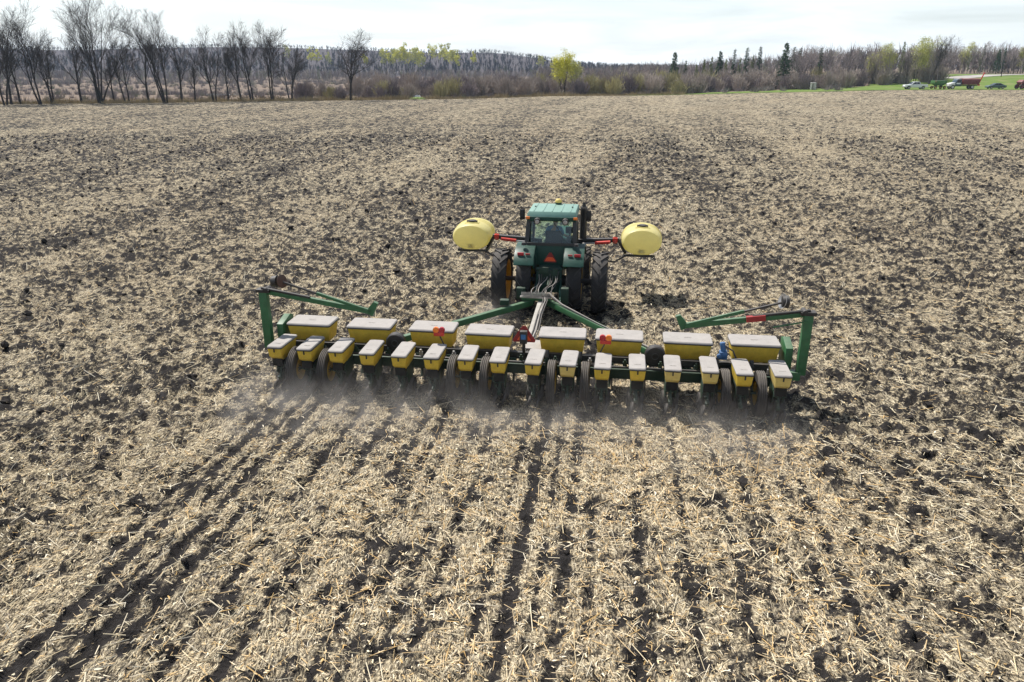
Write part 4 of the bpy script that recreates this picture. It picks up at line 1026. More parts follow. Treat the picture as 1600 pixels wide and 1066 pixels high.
hr = MB(); rings = []
for k in range(7):
    z = .745 + .030 * k; q = math.sqrt(max(0., 1 - ((z - .775) / .165) ** 2))
    rings.append([Vector((.045 + math.cos(2 * math.pi * i / 18) * .092 * q - .012 * (k < 3), .012 + math.sin(2 * math.pi * i / 18) * .108 * q - (.02 if k < 3 else 0), z)) for i in range(18)])
hr.loft(rings).build('hair', M['hair'], driver, smooth=60)

# ------------------------------------------------------------------ planter
planter = empty('planter', (MX, MY, 0), -YAW)
tag(planter, 'sixteen-row green planter with yellow hoppers and folded row markers, towed by the tractor', 'planter')
MB().box((0, 1.02, .61), (12.2, .20, .24)).build('toolbar', M['greendk'], planter, bevel=.015)
MB().box((0, 1.24, .84), (11.9, .12, .17)).build('hopper_support_bar', M['black'], planter, bevel=.01)
MB().cyl((-5.9, .88, .80), (5.9, .88, .80), .03, n=8).build('drive_shaft', M['black'], planter)
for x in [(-5.6 + .8 * k) for k in range(15)]:
    MB().box((x, .93, .86), (.09, .05, .12)).box((x, .91, .94), (.05, .05, .08)).build('bracket', M['steel'] if random.random() < .45 else M['greendk'], planter, bevel=.008)
# row units
ROWS = [(-5.71, .13), (-4.96, .08), (-4.2, .07), (-3.44, .02), (-2.68, -.02), (-1.92, -.03), (-1.15, .0), (-.40, -.03), (.37, -.04), (1.14, -.03), (1.90, -.09), (2.67, -.04), (3.42, .0), (4.22, .02), (4.93, -.02), (5.72, .0)]
def row_meshes():
    d = {}
    hp = MB().frustum(.70, (-.10, .10, .26, .60), .885, (-.152, .152, .040, .84)).frustum(.885, (-.152, .152, .040, .84), 1.115, (-.172, .172, .018, .895))
    d['hopper'] = hp
    lid = MB(); x0, y0, y1, c_ = .182, .0, .915, .05
    poly = [(-x0, y0 + c_), (-x0 + .015, y0 + .015), (-x0 + c_, y0), (x0 - c_, y0), (x0 - .015, y0 + .015), (x0, y0 + c_), (x0, y1 - c_), (x0 - .015, y1 - .015), (x0 - c_, y1), (-x0 + c_, y1), (-x0 + .015, y1 - .015), (-x0, y1 - c_)]
    lid.loft([[Vector((x, y, 1.118)) for x, y in poly], [Vector((x, y, 1.142)) for x, y in poly], [Vector((x * .93, .457 + (y - .457) * .96, 1.160)) for x, y in poly]])
    d['lid'] = lid
    d['rim'] = MB().loft([[Vector((x * 1.012, .457 + (y - .457) * 1.008, 1.100)) for x, y in poly], [Vector((x * 1.012, .457 + (y - .457) * 1.008, 1.1165)) for x, y in poly]])
    fr = MB()
    fr.box((0, .78, .62), (.22, .12, .42))                                # face plate on the toolbar
    for s_ in (-1, 1):
        fr.beam((s_ * .10, .76, .72), (s_ * .10, .36, .62), .03, .06).beam((s_ * .10, .76, .52), (s_ * .10, .36, .42), .03, .06)      # parallel arms
        fr.prism([(.66, .82), (.70, .34), (.50, .26), (.30, .40), (.26, .72)], s_ * .125, s_ * .105)                                  # shank plates
    fr.beam((0, .42, .42), (0, .15, .30), .08, .09).beam((0, .32, .56), (0, .20, .36), .04, .04)
    fr.beam((-.13, .24, .60), (.13, .24, .60), .03, .03)
    fr.tube([(-.13, .22, .70), (-.13, .15, .60), (0, .13, .58), (.13, .15, .60), (.13, .22, .70)], .012, 5)
    d['frame'] = fr
    d['meter'] = MB().lathe([(-.09, .02), (-.09, .17), (.09, .17), (.09, .02)], (0, .50, .60), 18, 'x').box((0, .26, .74), (.24, .30, .22))
    d['disc'] = MB().lathe([(-.006, .01), (-.004, .19), (.004, .19), (.006, .01)], (0, 0, 0), 24)
    gw = MB().lathe([(-.055, .09), (-.06, .17), (-.045, .20), (.045, .20), (.06, .17), (.055, .09), (-.055, .09)], n=24); gw.lathe([(.02, .10), (.03, .01)], n=24)
    d['gauge'] = gw
    cw = MB().lathe([(-.02, .10), (-.025, .145), (0, .155), (.025, .145), (.02, .10), (-.02, .10)], n=20); cw.lathe([(.01, .105), (.025, .05), (.025, .005)], n=20)
    d['closing'] = cw
    pr = MB()
    for k in range(5): pr.box((-.06 + .03 * k, .235 + .004 * math.sin(k * 2.1), 1.1612), (.022, .022 + .01 * (k % 2), .002))
    d['print'] = pr
    d['latch'] = MB().box((0, .008, 1.06), (.03, .014, .09))
    return d
RM = row_meshes()
M['sooty'] = paint('matt_black_plastic', (.010, .010, .010), .7, dust=.05, spec=.2)
mm = {'frame': 'greendk', 'meter': 'sooty', 'disc': 'black', 'gauge': 'rubber', 'closing': 'rubber', 'print': 'print', 'lid': 'lid', 'rim': 'lidseal', 'latch': 'black'}
RMM = {k: RM[k].mesh(k, M[v], bevel=.004 if k in ('frame',) else 0) for k, v in mm.items()}
HOP = {k: RM['hopper'].mesh('hopper', M[k], bevel=.02) for k in ('yellow', 'yellow2')}
for i, (x, y) in enumerate(ROWS):
    u = obj('row_unit', RMM['frame'], None, planter, (x, y, 0))
    tag(u)
    h = obj('hopper', HOP['yellow2' if i in (9, 12, 13, 15) else 'yellow'], None, u)
    if i in (13, 15): h['label'] = 'sun-faded cream yellow seed hopper'
    l = obj('lid', RMM['lid'], None, u); l.rotation_euler = (R(random.uniform(-.5, .5)), R(random.uniform(-.7, .7)), R(random.uniform(-.8, .8))); u.rotation_euler.z = R(random.uniform(-1.3, 1.3)); obj('lid_rim', RMM['rim'], None, u); obj('lid_print', RMM['print'], None, u)
    obj('hopper_latch', RMM['latch'], None, u)
    obj('seed_meter', RMM['meter'], None, u)
    for s_ in (-1, 1):
        a = obj('gauge_wheel', RMM['gauge'], None, u, (s_ * .13, .58, .20)); a.rotation_euler.y = R(4 * s_); 
        if s_ < 0: a.rotation_euler.z = math.pi
        a = obj('opener_disc', RMM['disc'], None, u, (s_ * .03, .66, .17)); a.rotation_euler.z = R(5 * s_)
        a = obj('closing_wheel', RMM['closing'], None, u, (s_ * .10, .17, .13)); a.rotation_euler.y = R(18 * s_)
        if s_ < 0: a.rotation_euler.z = math.pi
    hd = MB().beam((-.02, .22, .38), (-.06, .14, .50), .03, .02).mesh('handle', M['greendk']) if i == 0 else hd
    obj('down_pressure_handle', hd, None, u)
# fertiliser openers hanging in front of the toolbar
fo_s = MB().beam((0, 1.14, .74), (0, 1.42, .30), .07, .10).beam((0, 1.42, .34), (0, 1.28, .12), .05, .07).box((0, 1.17, .66), (.16, .10, .26)).mesh('fertilizer_opener', M['greendk'])
fo_d = MB().lathe([(-.006, .01), (-.005, .22), (.005, .22), (.006, .01)], n=24).mesh('opener_disc', M['black'])
fo_h = MB().tube([(0, 1.48, .88), (.03, 1.44, .62), (0, 1.36, .30)], .022, 7).mesh('drop_tube', M['hose'])
for x, y in ROWS:
    u = obj('fertilizer_opener', fo_s, None, planter, (x + .17, 0, 0)); d_ = obj('coulter', fo_d, None, u, (.05, 1.40, .20)); d_.rotation_euler.z = R(6); obj('drop_tube', fo_h, None, u)
# dry fertiliser boxes
FB = [(-5.37, 1.35), (-3.82, 1.34), (-2.25, 1.34), (-.86, 1.28), (.92, 1.32), (2.25, 1.35), (3.83, 1.34), (5.36, 1.40)]
fbm_ = MB().frustum(.84, (-.485, .485, .10, .60), 1.265, (-.535, .535, .02, .68)).mesh('fertilizer_hopper', M['yellow'], bevel=.03)
poly = []
for cx_, cy2, a0 in ((.56 - .06, .06, 270), (.56 - .06, .70 - .06, 0), (-.56 + .06, .70 - .06, 90), (-.56 + .06, .06, 180)):
    for k in range(4): a = R(a0 + 30 * k); poly.append((cx_ + .06 * math.cos(a), cy2 + .06 * math.sin(a)))
flm = MB().loft([[Vector((x, y, 1.272)) for x, y in poly], [Vector((x, y, 1.296)) for x, y in poly], [Vector((x * .97, .35 + (y - .35) * .95, 1.318)) for x, y in poly]]).mesh('fertilizer_lid', M['lid'])
frm = MB().loft([[Vector((x * 1.005, .35 + (y - .35) * 1.008, 1.250)) for x, y in poly], [Vector((x * 1.005, .35 + (y - .35) * 1.008, 1.2705)) for x, y in poly]]).mesh('fertilizer_lid_rim', M['lidseal'])
pr = MB()
for k in range(7): pr.box((-.07 + .025 * k, .33 + .006 * math.sin(k * 2.3), 1.3192), (.018, .03 + .012 * (k % 2), .002))
fpm = pr.mesh('lid_print', M['print'])
fsm = MB().beam((-.3, .05, .62), (-.3, .3, .90), .05, .05).beam((.3, .05, .62), (.3, .3, .90), .05, .05).box((0, .36, .89), (.8, .1, .05)).cyl((-.25, .33, .88), (-.3, .1, .35), .03, n=8).cyl((.25, .33, .88), (.3, .1, .35), .03, n=8).mesh('hopper_stand', M['black'])
for i, (x, y) in enumerate(FB):
    u = obj('fertilizer_hopper', fbm_, None, planter, (x, y, 0)); obj('lid', flm, None, u); obj('lid_rim', frm, None, u); obj('lid_print', fpm, None, u); obj('stand', fsm, None, u)
    u.rotation_euler.z = R(random.uniform(-1.2, 1.2))
# planter wheels
for x in TYREX:
    w_ = wheel(planter, (x, .52, .50), .51, .20, .26, 0, 1 if x < 0 else -1, 'drub')
    MB().beam((x + (.15 if x < 0 else -.15), .52, .50), (x + (.15 if x < 0 else -.15), .95, .70), .05, .14).cyl((x, .52, .5), (x + (.17 if x < 0 else -.17), .52, .5), .035, n=8).cyl((x + (.15 if x < 0 else -.15), .62, .62), (x + (.15 if x < 0 else -.15), .92, 1.05), .035, n=8).build('wheel_arm', M['greendk'], planter)
    MB().cyl((x + (.15 if x < 0 else -.15), .86, .95), (x + (.15 if x < 0 else -.15), .95, 1.10), .05, n=10).build('lift_cylinder', M['black'], planter)
# markers
for s_ in (-1, 1):
    px_ = s_ * 6.34
    MB().box((px_, 1.2, 1.44), (.20, .16, 1.42)).box((px_ - s_ * .18, 1.2, .70), (.34, .2, .20)).build('marker_post', M['green'], planter, bevel=.012)
    MB().box((px_ - s_ * .02, 1.2, 2.19), (.34, .22, .08)).cyl((px_ - s_ * .10, 1.07, 2.22), (px_ - s_ * .10, 1.33, 2.22), .06, n=12).build('marker_pivot', M['black'], planter, bevel=.008)
    a1 = (s_ * 3.66, 1.22, 1.76)
    ma = MB().beam((px_, 1.22, 2.17), a1, .10, .12).build('marker_inner_arm', M['green'], planter, bevel=.01)
    MB().cyl((px_ + s_ * .02, 1.16, 2.26), (s_ * 5.15, 1.16, 2.07), .035, n=10).build('marker_cylinder', M['black'], ma)
    if s_ > 0: MB().beam((5.02, 1.145, 2.00), (5.42, 1.145, 2.06), .11, .125).build('warning_decal', M['maroon'], ma)
    mo = MB().beam(a1, (s_ * 4.95, 1.10, 2.20), .07, .07).build('marker_outer_arm', M['green'], planter, bevel=.008)
    MB().cyl((s_ * 4.9, 1.10, 2.18), (s_ * 5.78, 1.05, 2.47), .027, n=10).build('marker_disc_arm', M['black'], mo)
    MB().lathe([(-.16, .02), (-.15, .12), (-.02, .145), (0, .10), (0, .02)], (0, 0, 0), 20).build('marker_depth_drum', M['black'], mo, (s_ * 5.86, 1.05, 2.47))
    dk = MB().lathe([(-.028, .165), (0, .08), (.004, .01), (.010, .01), (.006, .08), (-.022, .165), (-.028, .165)], (0, 0, 0), 28).build('marker_disc', M['steel'] if s_ > 0 else paint('rusty_disc', (.085, .04, .025), .7, .3), mo, (s_ * 5.74, 1.05, 2.48))
    dk.rotation_euler = (0, R(12 * s_), R(18 * s_))
    MB().prism([(s_ * 3.72, 1.70), (s_ * 3.62, 1.66), (s_ * 3.48, 1.98), (s_ * 3.58, 2.02), (s_ * 3.72, 1.86)], 1.17, 1.27, 'y').build('marker_stop', M['green'], planter)
    # wing end frame
    MB().prism([(1.30, .72), (1.30, 1.30), (1.78, 1.42), (1.95, 1.36), (1.95, .72)], s_ * 5.99, s_ * 6.15).build('wing_end_frame', M['green'], planter, bevel=.01)
MB().beam((6.30, 1.1, 2.02), (5.6, 1.1, 1.86), .03, .03).build('marker_latch_rod', M['green'], planter)
# tongue, braces, hitch
MB().beam((.02, 1.0, .66), (-.06, 6.22, .66), .17, .20).build('tongue', M['primer'], planter, bevel=.015)
MB().beam((-.06, 6.15, .62), (.08, 6.38, .56), .13, .08).build('hitch_clevis', M['greendk'], planter, bevel=.01)
MB().beam((-.34, 6.02, .66), (-4.35, 1.12, .64), .14, .17).build('tongue_brace', M['green'], planter, bevel=.012)
MB().beam((.18, 6.05, .66), (3.95, 1.12, .64), .14, .17).build('tongue_brace', M['green'], planter, bevel=.012)
MB().box((-.20, 5.95, .80), (.85, .20, .08)).box((-.18, 6.25, .80), (.40, .30, .16)).build('hitch_plate', M['green'], planter, bevel=.012)
for c_, d_ in (((-.70, 6.30, .86), (.26, .20, .34)), ((.62, 6.28, .82), (.22, .22, .50)), ((-1.05, 5.30, .86), (.26, .20, .16))): MB().box(c_, d_).build('hitch_stand', M['greendk'], planter, bevel=.02)
cl = MB()
for k in range(22):
    x = -.62 + k * .038; cl.lathe([(-.012, .055), (0, .085), (.012, .055), (-.012, .055)], (x, 5.86, .95), 10)
cl.build('hose_spring', M['steel'], planter)
MB().box((-.21, 5.86, .87), (.92, .10, .05)).build('hose_rack', M['steel'], planter, bevel=.008)
hs = random.Random(9)
for k in range(9):
    x0 = -.35 + k * .075
    e = (-.30 + .085 * k + .08, 7.47 - .62, 1.30 + hs.uniform(-.1, .12))
    p0 = (x0, 5.9, .95); mid1 = (x0 + hs.uniform(-.2, .2), 6.25, 1.15 + hs.uniform(0, .18)); mid2 = (e[0] + hs.uniform(-.15, .15), 6.6, 1.0 + hs.uniform(-.15, .15))
    pts = []
    for i in range(11):
        t = i / 10; a = [Vector(q) for q in (p0, mid1, mid2, e)]
        pts.append(a[0] * (1 - t) ** 3 + a[1] * 3 * t * (1 - t) ** 2 + a[2] * 3 * t * t * (1 - t) + a[3] * t ** 3)
    MB().tube(pts, .014, 6).build('hydraulic_hose', M['hosel'] if k % 3 == 0 else M['hose'], planter)
for k, off in enumerate((-.06, 0, .06)):
    pts = [(.05 + off, 5.9, .93), (.10 + off, 5.6, .86), (.06 + off, 4.5, .80), (.10 + off * 1.2, 3.2, .79), (.06 + off, 2.0, .80), (.05 + off, 1.2, .82)]
    MB().tube(pts, .016, 6).build('hydraulic_hose', M['hosel' if k == 1 else 'hose'], planter)
for k in range(2):
    MB().tube([(.10 + .06 * k, 5.95, 1.0), (.55 + .05 * k, 5.5, .80), (1.7, 4.0, .765), (2.9, 2.48 + .05 * k, .76), (3.7, 1.42, .76)], .016, 6).build('hydraulic_hose', M['hosel' if k else 'hose'], planter)
# centre: plate, triangle on a post
MB().box((.22, 1.75, .92), (.46, .60, .03)).build('step_plate', M['lid'], planter, bevel=.006)
MB().beam((.04, 1.12, .70), (.04, 1.12, 1.30), .07, .07).box((.04, 1.06, 1.36), (.17, .14, .30)).build('triangle_post', M['black'], planter, bevel=.012)
st_ = MB().prism([(-.21, 1.20), (.29, 1.20), (.31, 1.25), (.08, 1.60), (0, 1.60), (-.23, 1.25)], 1.15, 1.16, 'y').build('slow_vehicle_triangle', M['maroon'], planter)
MB().prism([(-.13, 1.245), (.21, 1.245), (.04, 1.50)], 1.142, 1.148, 'y').build('triangle_centre', M['orange'], st_)
MB().box((.04, .985, 1.38), (.11, .01, .12)).build('control_box_face', M['blue'], planter)
# warning lamps
for s_ in (-1, 1):
    MB().beam((s_ * 1.74, .90, .92), (s_ * 1.92, .90, 1.34), .025, .025).build('lamp_stalk', M['black'], planter)
    lp = MB().box((s_ * 1.94, .90, 1.39), (.25, .09, .09)).build('lamp_bracket', M['red'], planter, bevel=.02)
    for q, mt in ((-.07, 'amber' if s_ < 0 else 'redlens'), (.07, 'redlens' if s_ < 0 else 'amber')):
        MB().lathe([(-.04, .005), (-.045, .04), (-.03, .072), (.03, .072), (.045, .04), (.04, .005)], (s_ * 1.94 + q, .90, 1.49), 18, 'y').build('lamp', M[mt], lp)
# blowers and motor
for s_ in (-1, 1):
    bl = MB().lathe([(-.10, .02), (-.10, .21), (-.07, .235), (.07, .235), (.10, .21), (.10, .02)], (s_ * 3.08, 1.18, 1.03), 28, 'y').box((s_ * 3.08, 1.18, .84), (.26, .14, .16)).build('blower_housing', M['black'], planter)
    MB().lathe([(-.012, .075), (0, .085), (.012, .075), (0, .065), (-.012, .075)], (s_ * 3.08, 1.075, 1.03), 20, 'y').build('blower_intake_ring', M['trim'], bl)
bm_ = MB().box((4.60, 1.16, 1.12), (.17, .18, .18)).cyl((4.60, 1.16, 1.20), (4.56, 1.16, 1.42), .06, n=14).cyl((4.50, 1.10, 1.12), (4.50, 1.0, 1.12), .05, n=12).build('blue_hydraulic_motor', M['blue'], planter, bevel=.01)
MB().tube([(4.64, 1.14, 1.34), (4.80, 1.10, 1.25), (4.92, 1.05, 1.0), (4.95, 1.0, .8)], .018, 6).build('motor_hose', M['hose'], bm_)

# ------------------------------------------------------------------ vehicles parked on the verge (local: x = length, front towards -x, y = width, camera side is -y)
M['cwhite'] = paint('white_car_paint', (.74, .75, .77), .25, var=.04, dust=.12, dirt=.05)
M['cgrey'] = paint('grey_green_car_paint', (.07, .115, .115), .22, var=.05, dust=.15, dirt=.05)
M['cgreen'] = paint('wagon_green_paint', (.05, .155, .04), .5, dust=.3)
M['cred'] = paint('oxblood_box_paint', (.165, .028, .032), .5, dust=.25)
M['cblue'] = paint('dark_cab_paint', (.03, .06, .09), .3, dust=.15)
def cwheel(parent, x, y, r, w, rimm='steel'):
    hub = MB().lathe([(-w / 2, .01), (-w / 2, .06), (w / 2, .06), (w / 2, .01)], n=10, axis='y').build('wheel', M['black'], parent, (x, y, r))
    MB().lathe([(-w / 2, r * .62), (-w / 2, r * .93), (-w * .3, r), (w * .3, r), (w / 2, r * .93), (w / 2, r * .62), (-w / 2, r * .62)], n=22, axis='y').build('tyre', M['rubber'], hub)
    MB().lathe([(-w * .45, r * .62), (-w * .30, r * .5), (-w * .30, .01)], n=22, axis='y').lathe([(w * .45, r * .62), (w * .30, r * .5), (w * .30, .01)], n=22, axis='y').build('rim', M[rimm], hub)
def glazing(parent, name, poly, y0, y1, m='carglass'):   # window on both flanks
    for y in (y0, y1): MB().prism(poly, y - .008, y + .008, 'y').build(name, M[m], parent)
def vehicle(name, px, Y, rz, label, cat, grp=None):
    x = PXX(px, Y, 1.5); v = empty(name, (x, Y, float(terrain(x, Y)) + .06), rz); tag(v, label, cat, grp); return v
VY = 202
v = vehicle('pickup_truck', 1429, VY, R(-4), 'white extended-cab pickup parked leftmost on the green verge', 'pickup')
MB().prism([(-2.75, .45), (-2.80, .75), (-2.72, 1.02), (-1.35, 1.12), (-.2, 1.15), (2.75, 1.15), (2.80, .55), (2.2, .45), (1.95, .80), (1.45, .80), (1.2, .42), (-1.35, .42), (-1.6, .80), (-2.1, .80), (-2.35, .45)], -.95, .95, 'y').build('body', M['cwhite'], v, bevel=.05)
cabp = [(-1.45, 1.10), (-.65, 1.78), (.75, 1.80), (1.05, 1.12)]
MB().add([(x, y, z) for y0 in (1,) for x, z in cabp for y in ((-.90, .90) if z < 1.3 else (-.74, .74))], [(0, 1, 3, 2), (2, 3, 5, 4), (4, 5, 7, 6), (0, 2, 4, 6), (1, 7, 5, 3), (0, 6, 7, 1)]).build('cab', M['cwhite'], v, bevel=.05)
for (a, b2) in (((-1.10, -.50, -.05), 0), ((.02, .60, .85), 0)):
    poly_ = [(a[0], 1.20), (a[1] if a[0] < -.5 else a[0], 1.70), (a[2] if a[0] < -.5 else a[1], 1.70), (a[2], 1.20)]
    for s_ in (-1, 1):
        MB().add([(x, s_ * ((.885 if z < 1.4 else .775) + e), z) for e in (0, .012) for x, z in poly_], [(0, 1, 2, 3), (7, 6, 5, 4), (0, 4, 5, 1), (1, 5, 6, 2), (2, 6, 7, 3), (3, 7, 4, 0)]).build('side_window', M['carglass'], v)
MB().add([(-1.42, -.78, 1.15), (-1.42, .78, 1.15), (-.72, .66, 1.74), (-.72, -.66, 1.74), (-1.36, -.78, 1.15), (-1.36, .78, 1.15), (-.66, .66, 1.74), (-.66, -.66, 1.74)], [(0, 1, 2, 3), (7, 6, 5, 4), (0, 4, 5, 1), (1, 5, 6, 2), (2, 6, 7, 3), (3, 7, 4, 0)]).build('windscreen', M['carglass'], v)
MB().box((1.9, 0, 1.16), (1.6, 1.6, .02)).build('bed_floor', M['black'], v)
MB().box((-2.82, 0, .58), (.14, 1.8, .22)).box((2.84, 0, .58), (.12, 1.8, .2)).build('bumper', M['steel'], v, bevel=.03)
for s_ in (-1, 1):
    MB().box((-2.76, s_ * .72, .88), (.06, .34, .18)).build('headlight', M['steel'], v, bevel=.02); MB().box((2.79, s_ * .86, .95), (.05, .16, .3)).build('tail_light', M['redlens'], v, bevel=.02)
    MB().box((-1.0, s_ * 1.05, 1.22), (.12, .18, .18)).build('mirror', M['black'], v, bevel=.03)
    for x in (-1.85, 1.70): cwheel(v, x, s_ * .82, .39, .26)
# green gravity wagon
v = vehicle('farm_wagon', 1465, VY + 1, R(3), 'small green farm wagon between the white pickup and the red-boxed truck', 'wagon')
MB().frustum(.85, (-.9, .9, -.55, .55), 1.35, (-1.55, 1.55, -1.0, 1.0)).frustum(1.35, (-1.55, 1.55, -1.0, 1.0), 2.05, (-1.60, 1.60, -1.03, 1.03)).build('wagon_box', M['cgreen'], v, bevel=.02)
MB().box((-1.45, -1.05, 1.85), (.5, .04, .3)).build('panel', M['drygrass'], v)
MB().beam((-1.5, 0, .62), (1.5, 0, .62), .12, .12).beam((-1.2, -.75, .45), (-1.2, .75, .45), .09, .09).beam((1.2, -.75, .45), (1.2, .75, .45), .09, .09).beam((-1.2, 0, .5), (-2.7, 0, .35), .07, .07).box((-.7, 0, .75), (.1, 1.2, .35)).box((.7, 0, .75), (.1, 1.2, .35)).build('running_gear', M['black'], v)
for x in (-1.2, 1.2):
    for s_ in (-1, 1): cwheel(v, x, s_ * .85, .38, .2, 'rimyellow')
# grain truck
v = vehicle('grain_truck', 1503, VY + 1, R(-2), 'grain truck with dark red box, white-fronted dark cab and a tall unloading auger', 'truck')
MB().beam((-3.4, -.4, .85), (3.4, -.4, .85), .12, .2).beam((-3.4, .4, .85), (3.4, .4, .85), .12, .2).build('chassis', M['black'], v)
MB().prism([(-3.65, .62), (-3.72, 1.25), (-3.45, 1.42), (-2.40, 1.62), (-2.40, .70), (-2.6, 1.05), (-3.15, 1.05), (-3.3, .62)], -.95, .95, 'y').build('bonnet', M['cwhite'], v, bevel=.06)
MB().prism([(-2.42, .68), (-2.42, 1.62), (-2.05, 2.32), (-1.95, 2.40), (-.98, 2.40), (-.90, 2.3), (-.90, .68)], -1.02, 1.02, 'y').build('cab', M['cblue'], v, bevel=.06)
MB().prism([(-2.35, 1.66), (-2.40, 1.64), (-2.06, 2.30), (-2.01, 2.30)], -.85, .85, 'y').build('windscreen', M['glass'] if 0 else M['carglass'], v)
MB().box((-1.5, 0, 2.42), (1.0, 1.9, .06)).build('cab_roof', M['cwhite'], v, bevel=.02)
glazing(v, 'side_window', [(-2.15, 1.66), (-1.88, 2.25), (-1.15, 2.25), (-1.15, 1.66)], -1.035, 1.035)
for s_ in (-1, 1): MB().box((-1.65, s_ * 1.03, 1.35), (1.0, .02, .30)).build('door_stripe', M['cwhite'], v)
bx_ = MB().frustum(1.05, (-.62, 3.45, -1.05, 1.05), 2.35, (-.70, 3.60, -1.22, 1.22)).build('grain_box', M['cred'], v, bevel=.03)
for k in range(7):
    for s_ in (-1, 1): MB().box((-.35 + .62 * k, s_ * 1.17, 1.72), (.09, .10, 1.22)).build('box_stake', M['cred'], bx_, bevel=.01)
tp = MB()
for k in range(8):
    a0 = math.pi * k / 7
tp.loft([[Vector((x, math.cos(math.pi * k / 9) * 1.24, 2.36 + math.sin(math.pi * k / 9) * .24)) for k in range(10)] for x in (-.70, 1.5, 3.60)]).build('tarpaulin', M['cred'], bx_, smooth=60)
MB().cyl((3.35, -.9, .95), (4.35, -.9, 3.95), .13, n=12).cyl((4.35, -.9, 3.95), (4.62, -.9, 3.65), .10, n=10).beam((3.55, -.9, 1.6), (3.45, -.4, 2.2), .06, .06).box((3.5, -.9, 1.0), (.45, .4, .35)).build('auger', M['red'], v)
for x in (-2.88,):
    for s_ in (-1, 1): cwheel(v, x, s_ * .85, .50, .26, 'white')
for x in (2.0,):
    for s_ in (-1, 1): cwheel(v, x, s_ * .80, .50, .50, 'white')
MB().box((-3.78, 0, .70), (.12, 1.9, .22)).build('bumper', M['steel'], v, bevel=.02)
for s_ in (-1, 1): MB().box((-3.72, s_ * .72, 1.05), (.06, .26, .2)).build('headlight', M['steel'], v, bevel=.02)
# sedan
v = vehicle('sedan_car', 1555, VY + 2, R(-3), 'low dark grey-green sedan parked right of the grain truck', 'car')
MB().prism([(-2.30, .30), (-2.35, .58), (-2.15, .76), (-1.2, .90), (1.5, .95), (2.25, .88), (2.32, .50), (2.2, .30), (1.85, .30), (1.65, .62), (1.15, .62), (.95, .28), (-1.0, .28), (-1.2, .62), (-1.7, .62), (-1.9, .30)], -.88, .88, 'y').build('body', M['cgrey'], v, bevel=.07)
MB().add([(x, y, z) for x, z in [(-1.25, .88), (-.35, 1.40), (.75, 1.42), (1.85, .93)] for y in ((-.82, .82) if z < 1.2 else (-.62, .62))], [(0, 1, 3, 2), (2, 3, 5, 4), (4, 5, 7, 6), (0, 2, 4, 6), (1, 7, 5, 3), (0, 6, 7, 1)]).build('cabin', M['cgrey'], v, bevel=.06)
for poly_ in ([(-.88, .96), (-.28, 1.34), (.16, 1.35), (.16, .96)], [(.24, .96), (.24, 1.35), (.68, 1.34), (1.25, .98)]):
    for s_ in (-1, 1):
        MB().add([(x, s_ * ((.795 if z < 1.2 else .655) + e), z) for e in (0, .014) for x, z in poly_], [(0, 1, 2, 3), (7, 6, 5, 4), (0, 4, 5, 1), (1, 5, 6, 2), (2, 6, 7, 3), (3, 7, 4, 0)]).build('side_window', M['carglass'], v)
MB().add([(-1.22, -.70, .93), (-1.22, .70, .93), (-.42, .56, 1.38), (-.42, -.56, 1.38), (-1.16, -.70, .93), (-1.16, .70, .93), (-.36, .56, 1.38), (-.36, -.56, 1.38)], [(0, 1, 2, 3), (7, 6, 5, 4), (0, 4, 5, 1), (1, 5, 6, 2), (2, 6, 7, 3), (3, 7, 4, 0)]).build('windscreen', M['carglass'], v)
for s_ in (-1, 1):
    MB().box((-2.26, s_ * .62, .62), (.10, .34, .12)).build('headlight', M['steel'], v, bevel=.02)
    for x in (-1.45, 1.40): cwheel(v, x, s_ * .78, .32, .2)
# red implement at the right edge
v = vehicle('grain_auger_wagon', 1597, VY, R(5), 'dark red farm implement with a big tyre cut off by the right edge', 'implement')
MB().frustum(.9, (-.9, 1.2, -.7, .7), 1.7, (-1.3, 1.9, -1.0, 1.0)).frustum(1.7, (-1.3, 1.9, -1.0, 1.0), 2.25, (-.7, 1.6, -.8, .8)).build('hopper_body', M['cred'], v, bevel=.04)
MB().beam((-1.6, -.5, .7), (2.2, -.5, .7), .12, .12).beam((-1.6, .5, .7), (2.2, .5, .7), .12, .12).cyl((-1.2, -.9, 1.1), (-.3, -.9, 2.6), .14, n=12).build('frame', M['cred'], v)
for s_ in (-1, 1):
    for x in (-.9, 1.5): cwheel(v, x, s_ * .9, .62, .3, 'cred')
# white-framed hut
x = PXX(1271, 207); hut = empty('frame_shelter', (x, 208, float(terrain(x, 208)) + .05), R(-8))
tag(hut, 'small white-framed box shelter standing at the edge of the brush', 'shelter')
for a in (-.52, .52):
    for c_ in (-.5, .5): MB().box((a, c_, .85), (.12, .12, 1.7)).build('post', M['white'], hut, bevel=.01)
MB().box((0, 0, 1.76), (1.28, 1.25, .12)).build('roof', M['white'], hut, bevel=.01)
MB().box((.25, -.44, .85), (.44, .04, 1.5)).box((0, .46, .85), (.9, .04, 1.5)).build('panel', M['steel'], hut)
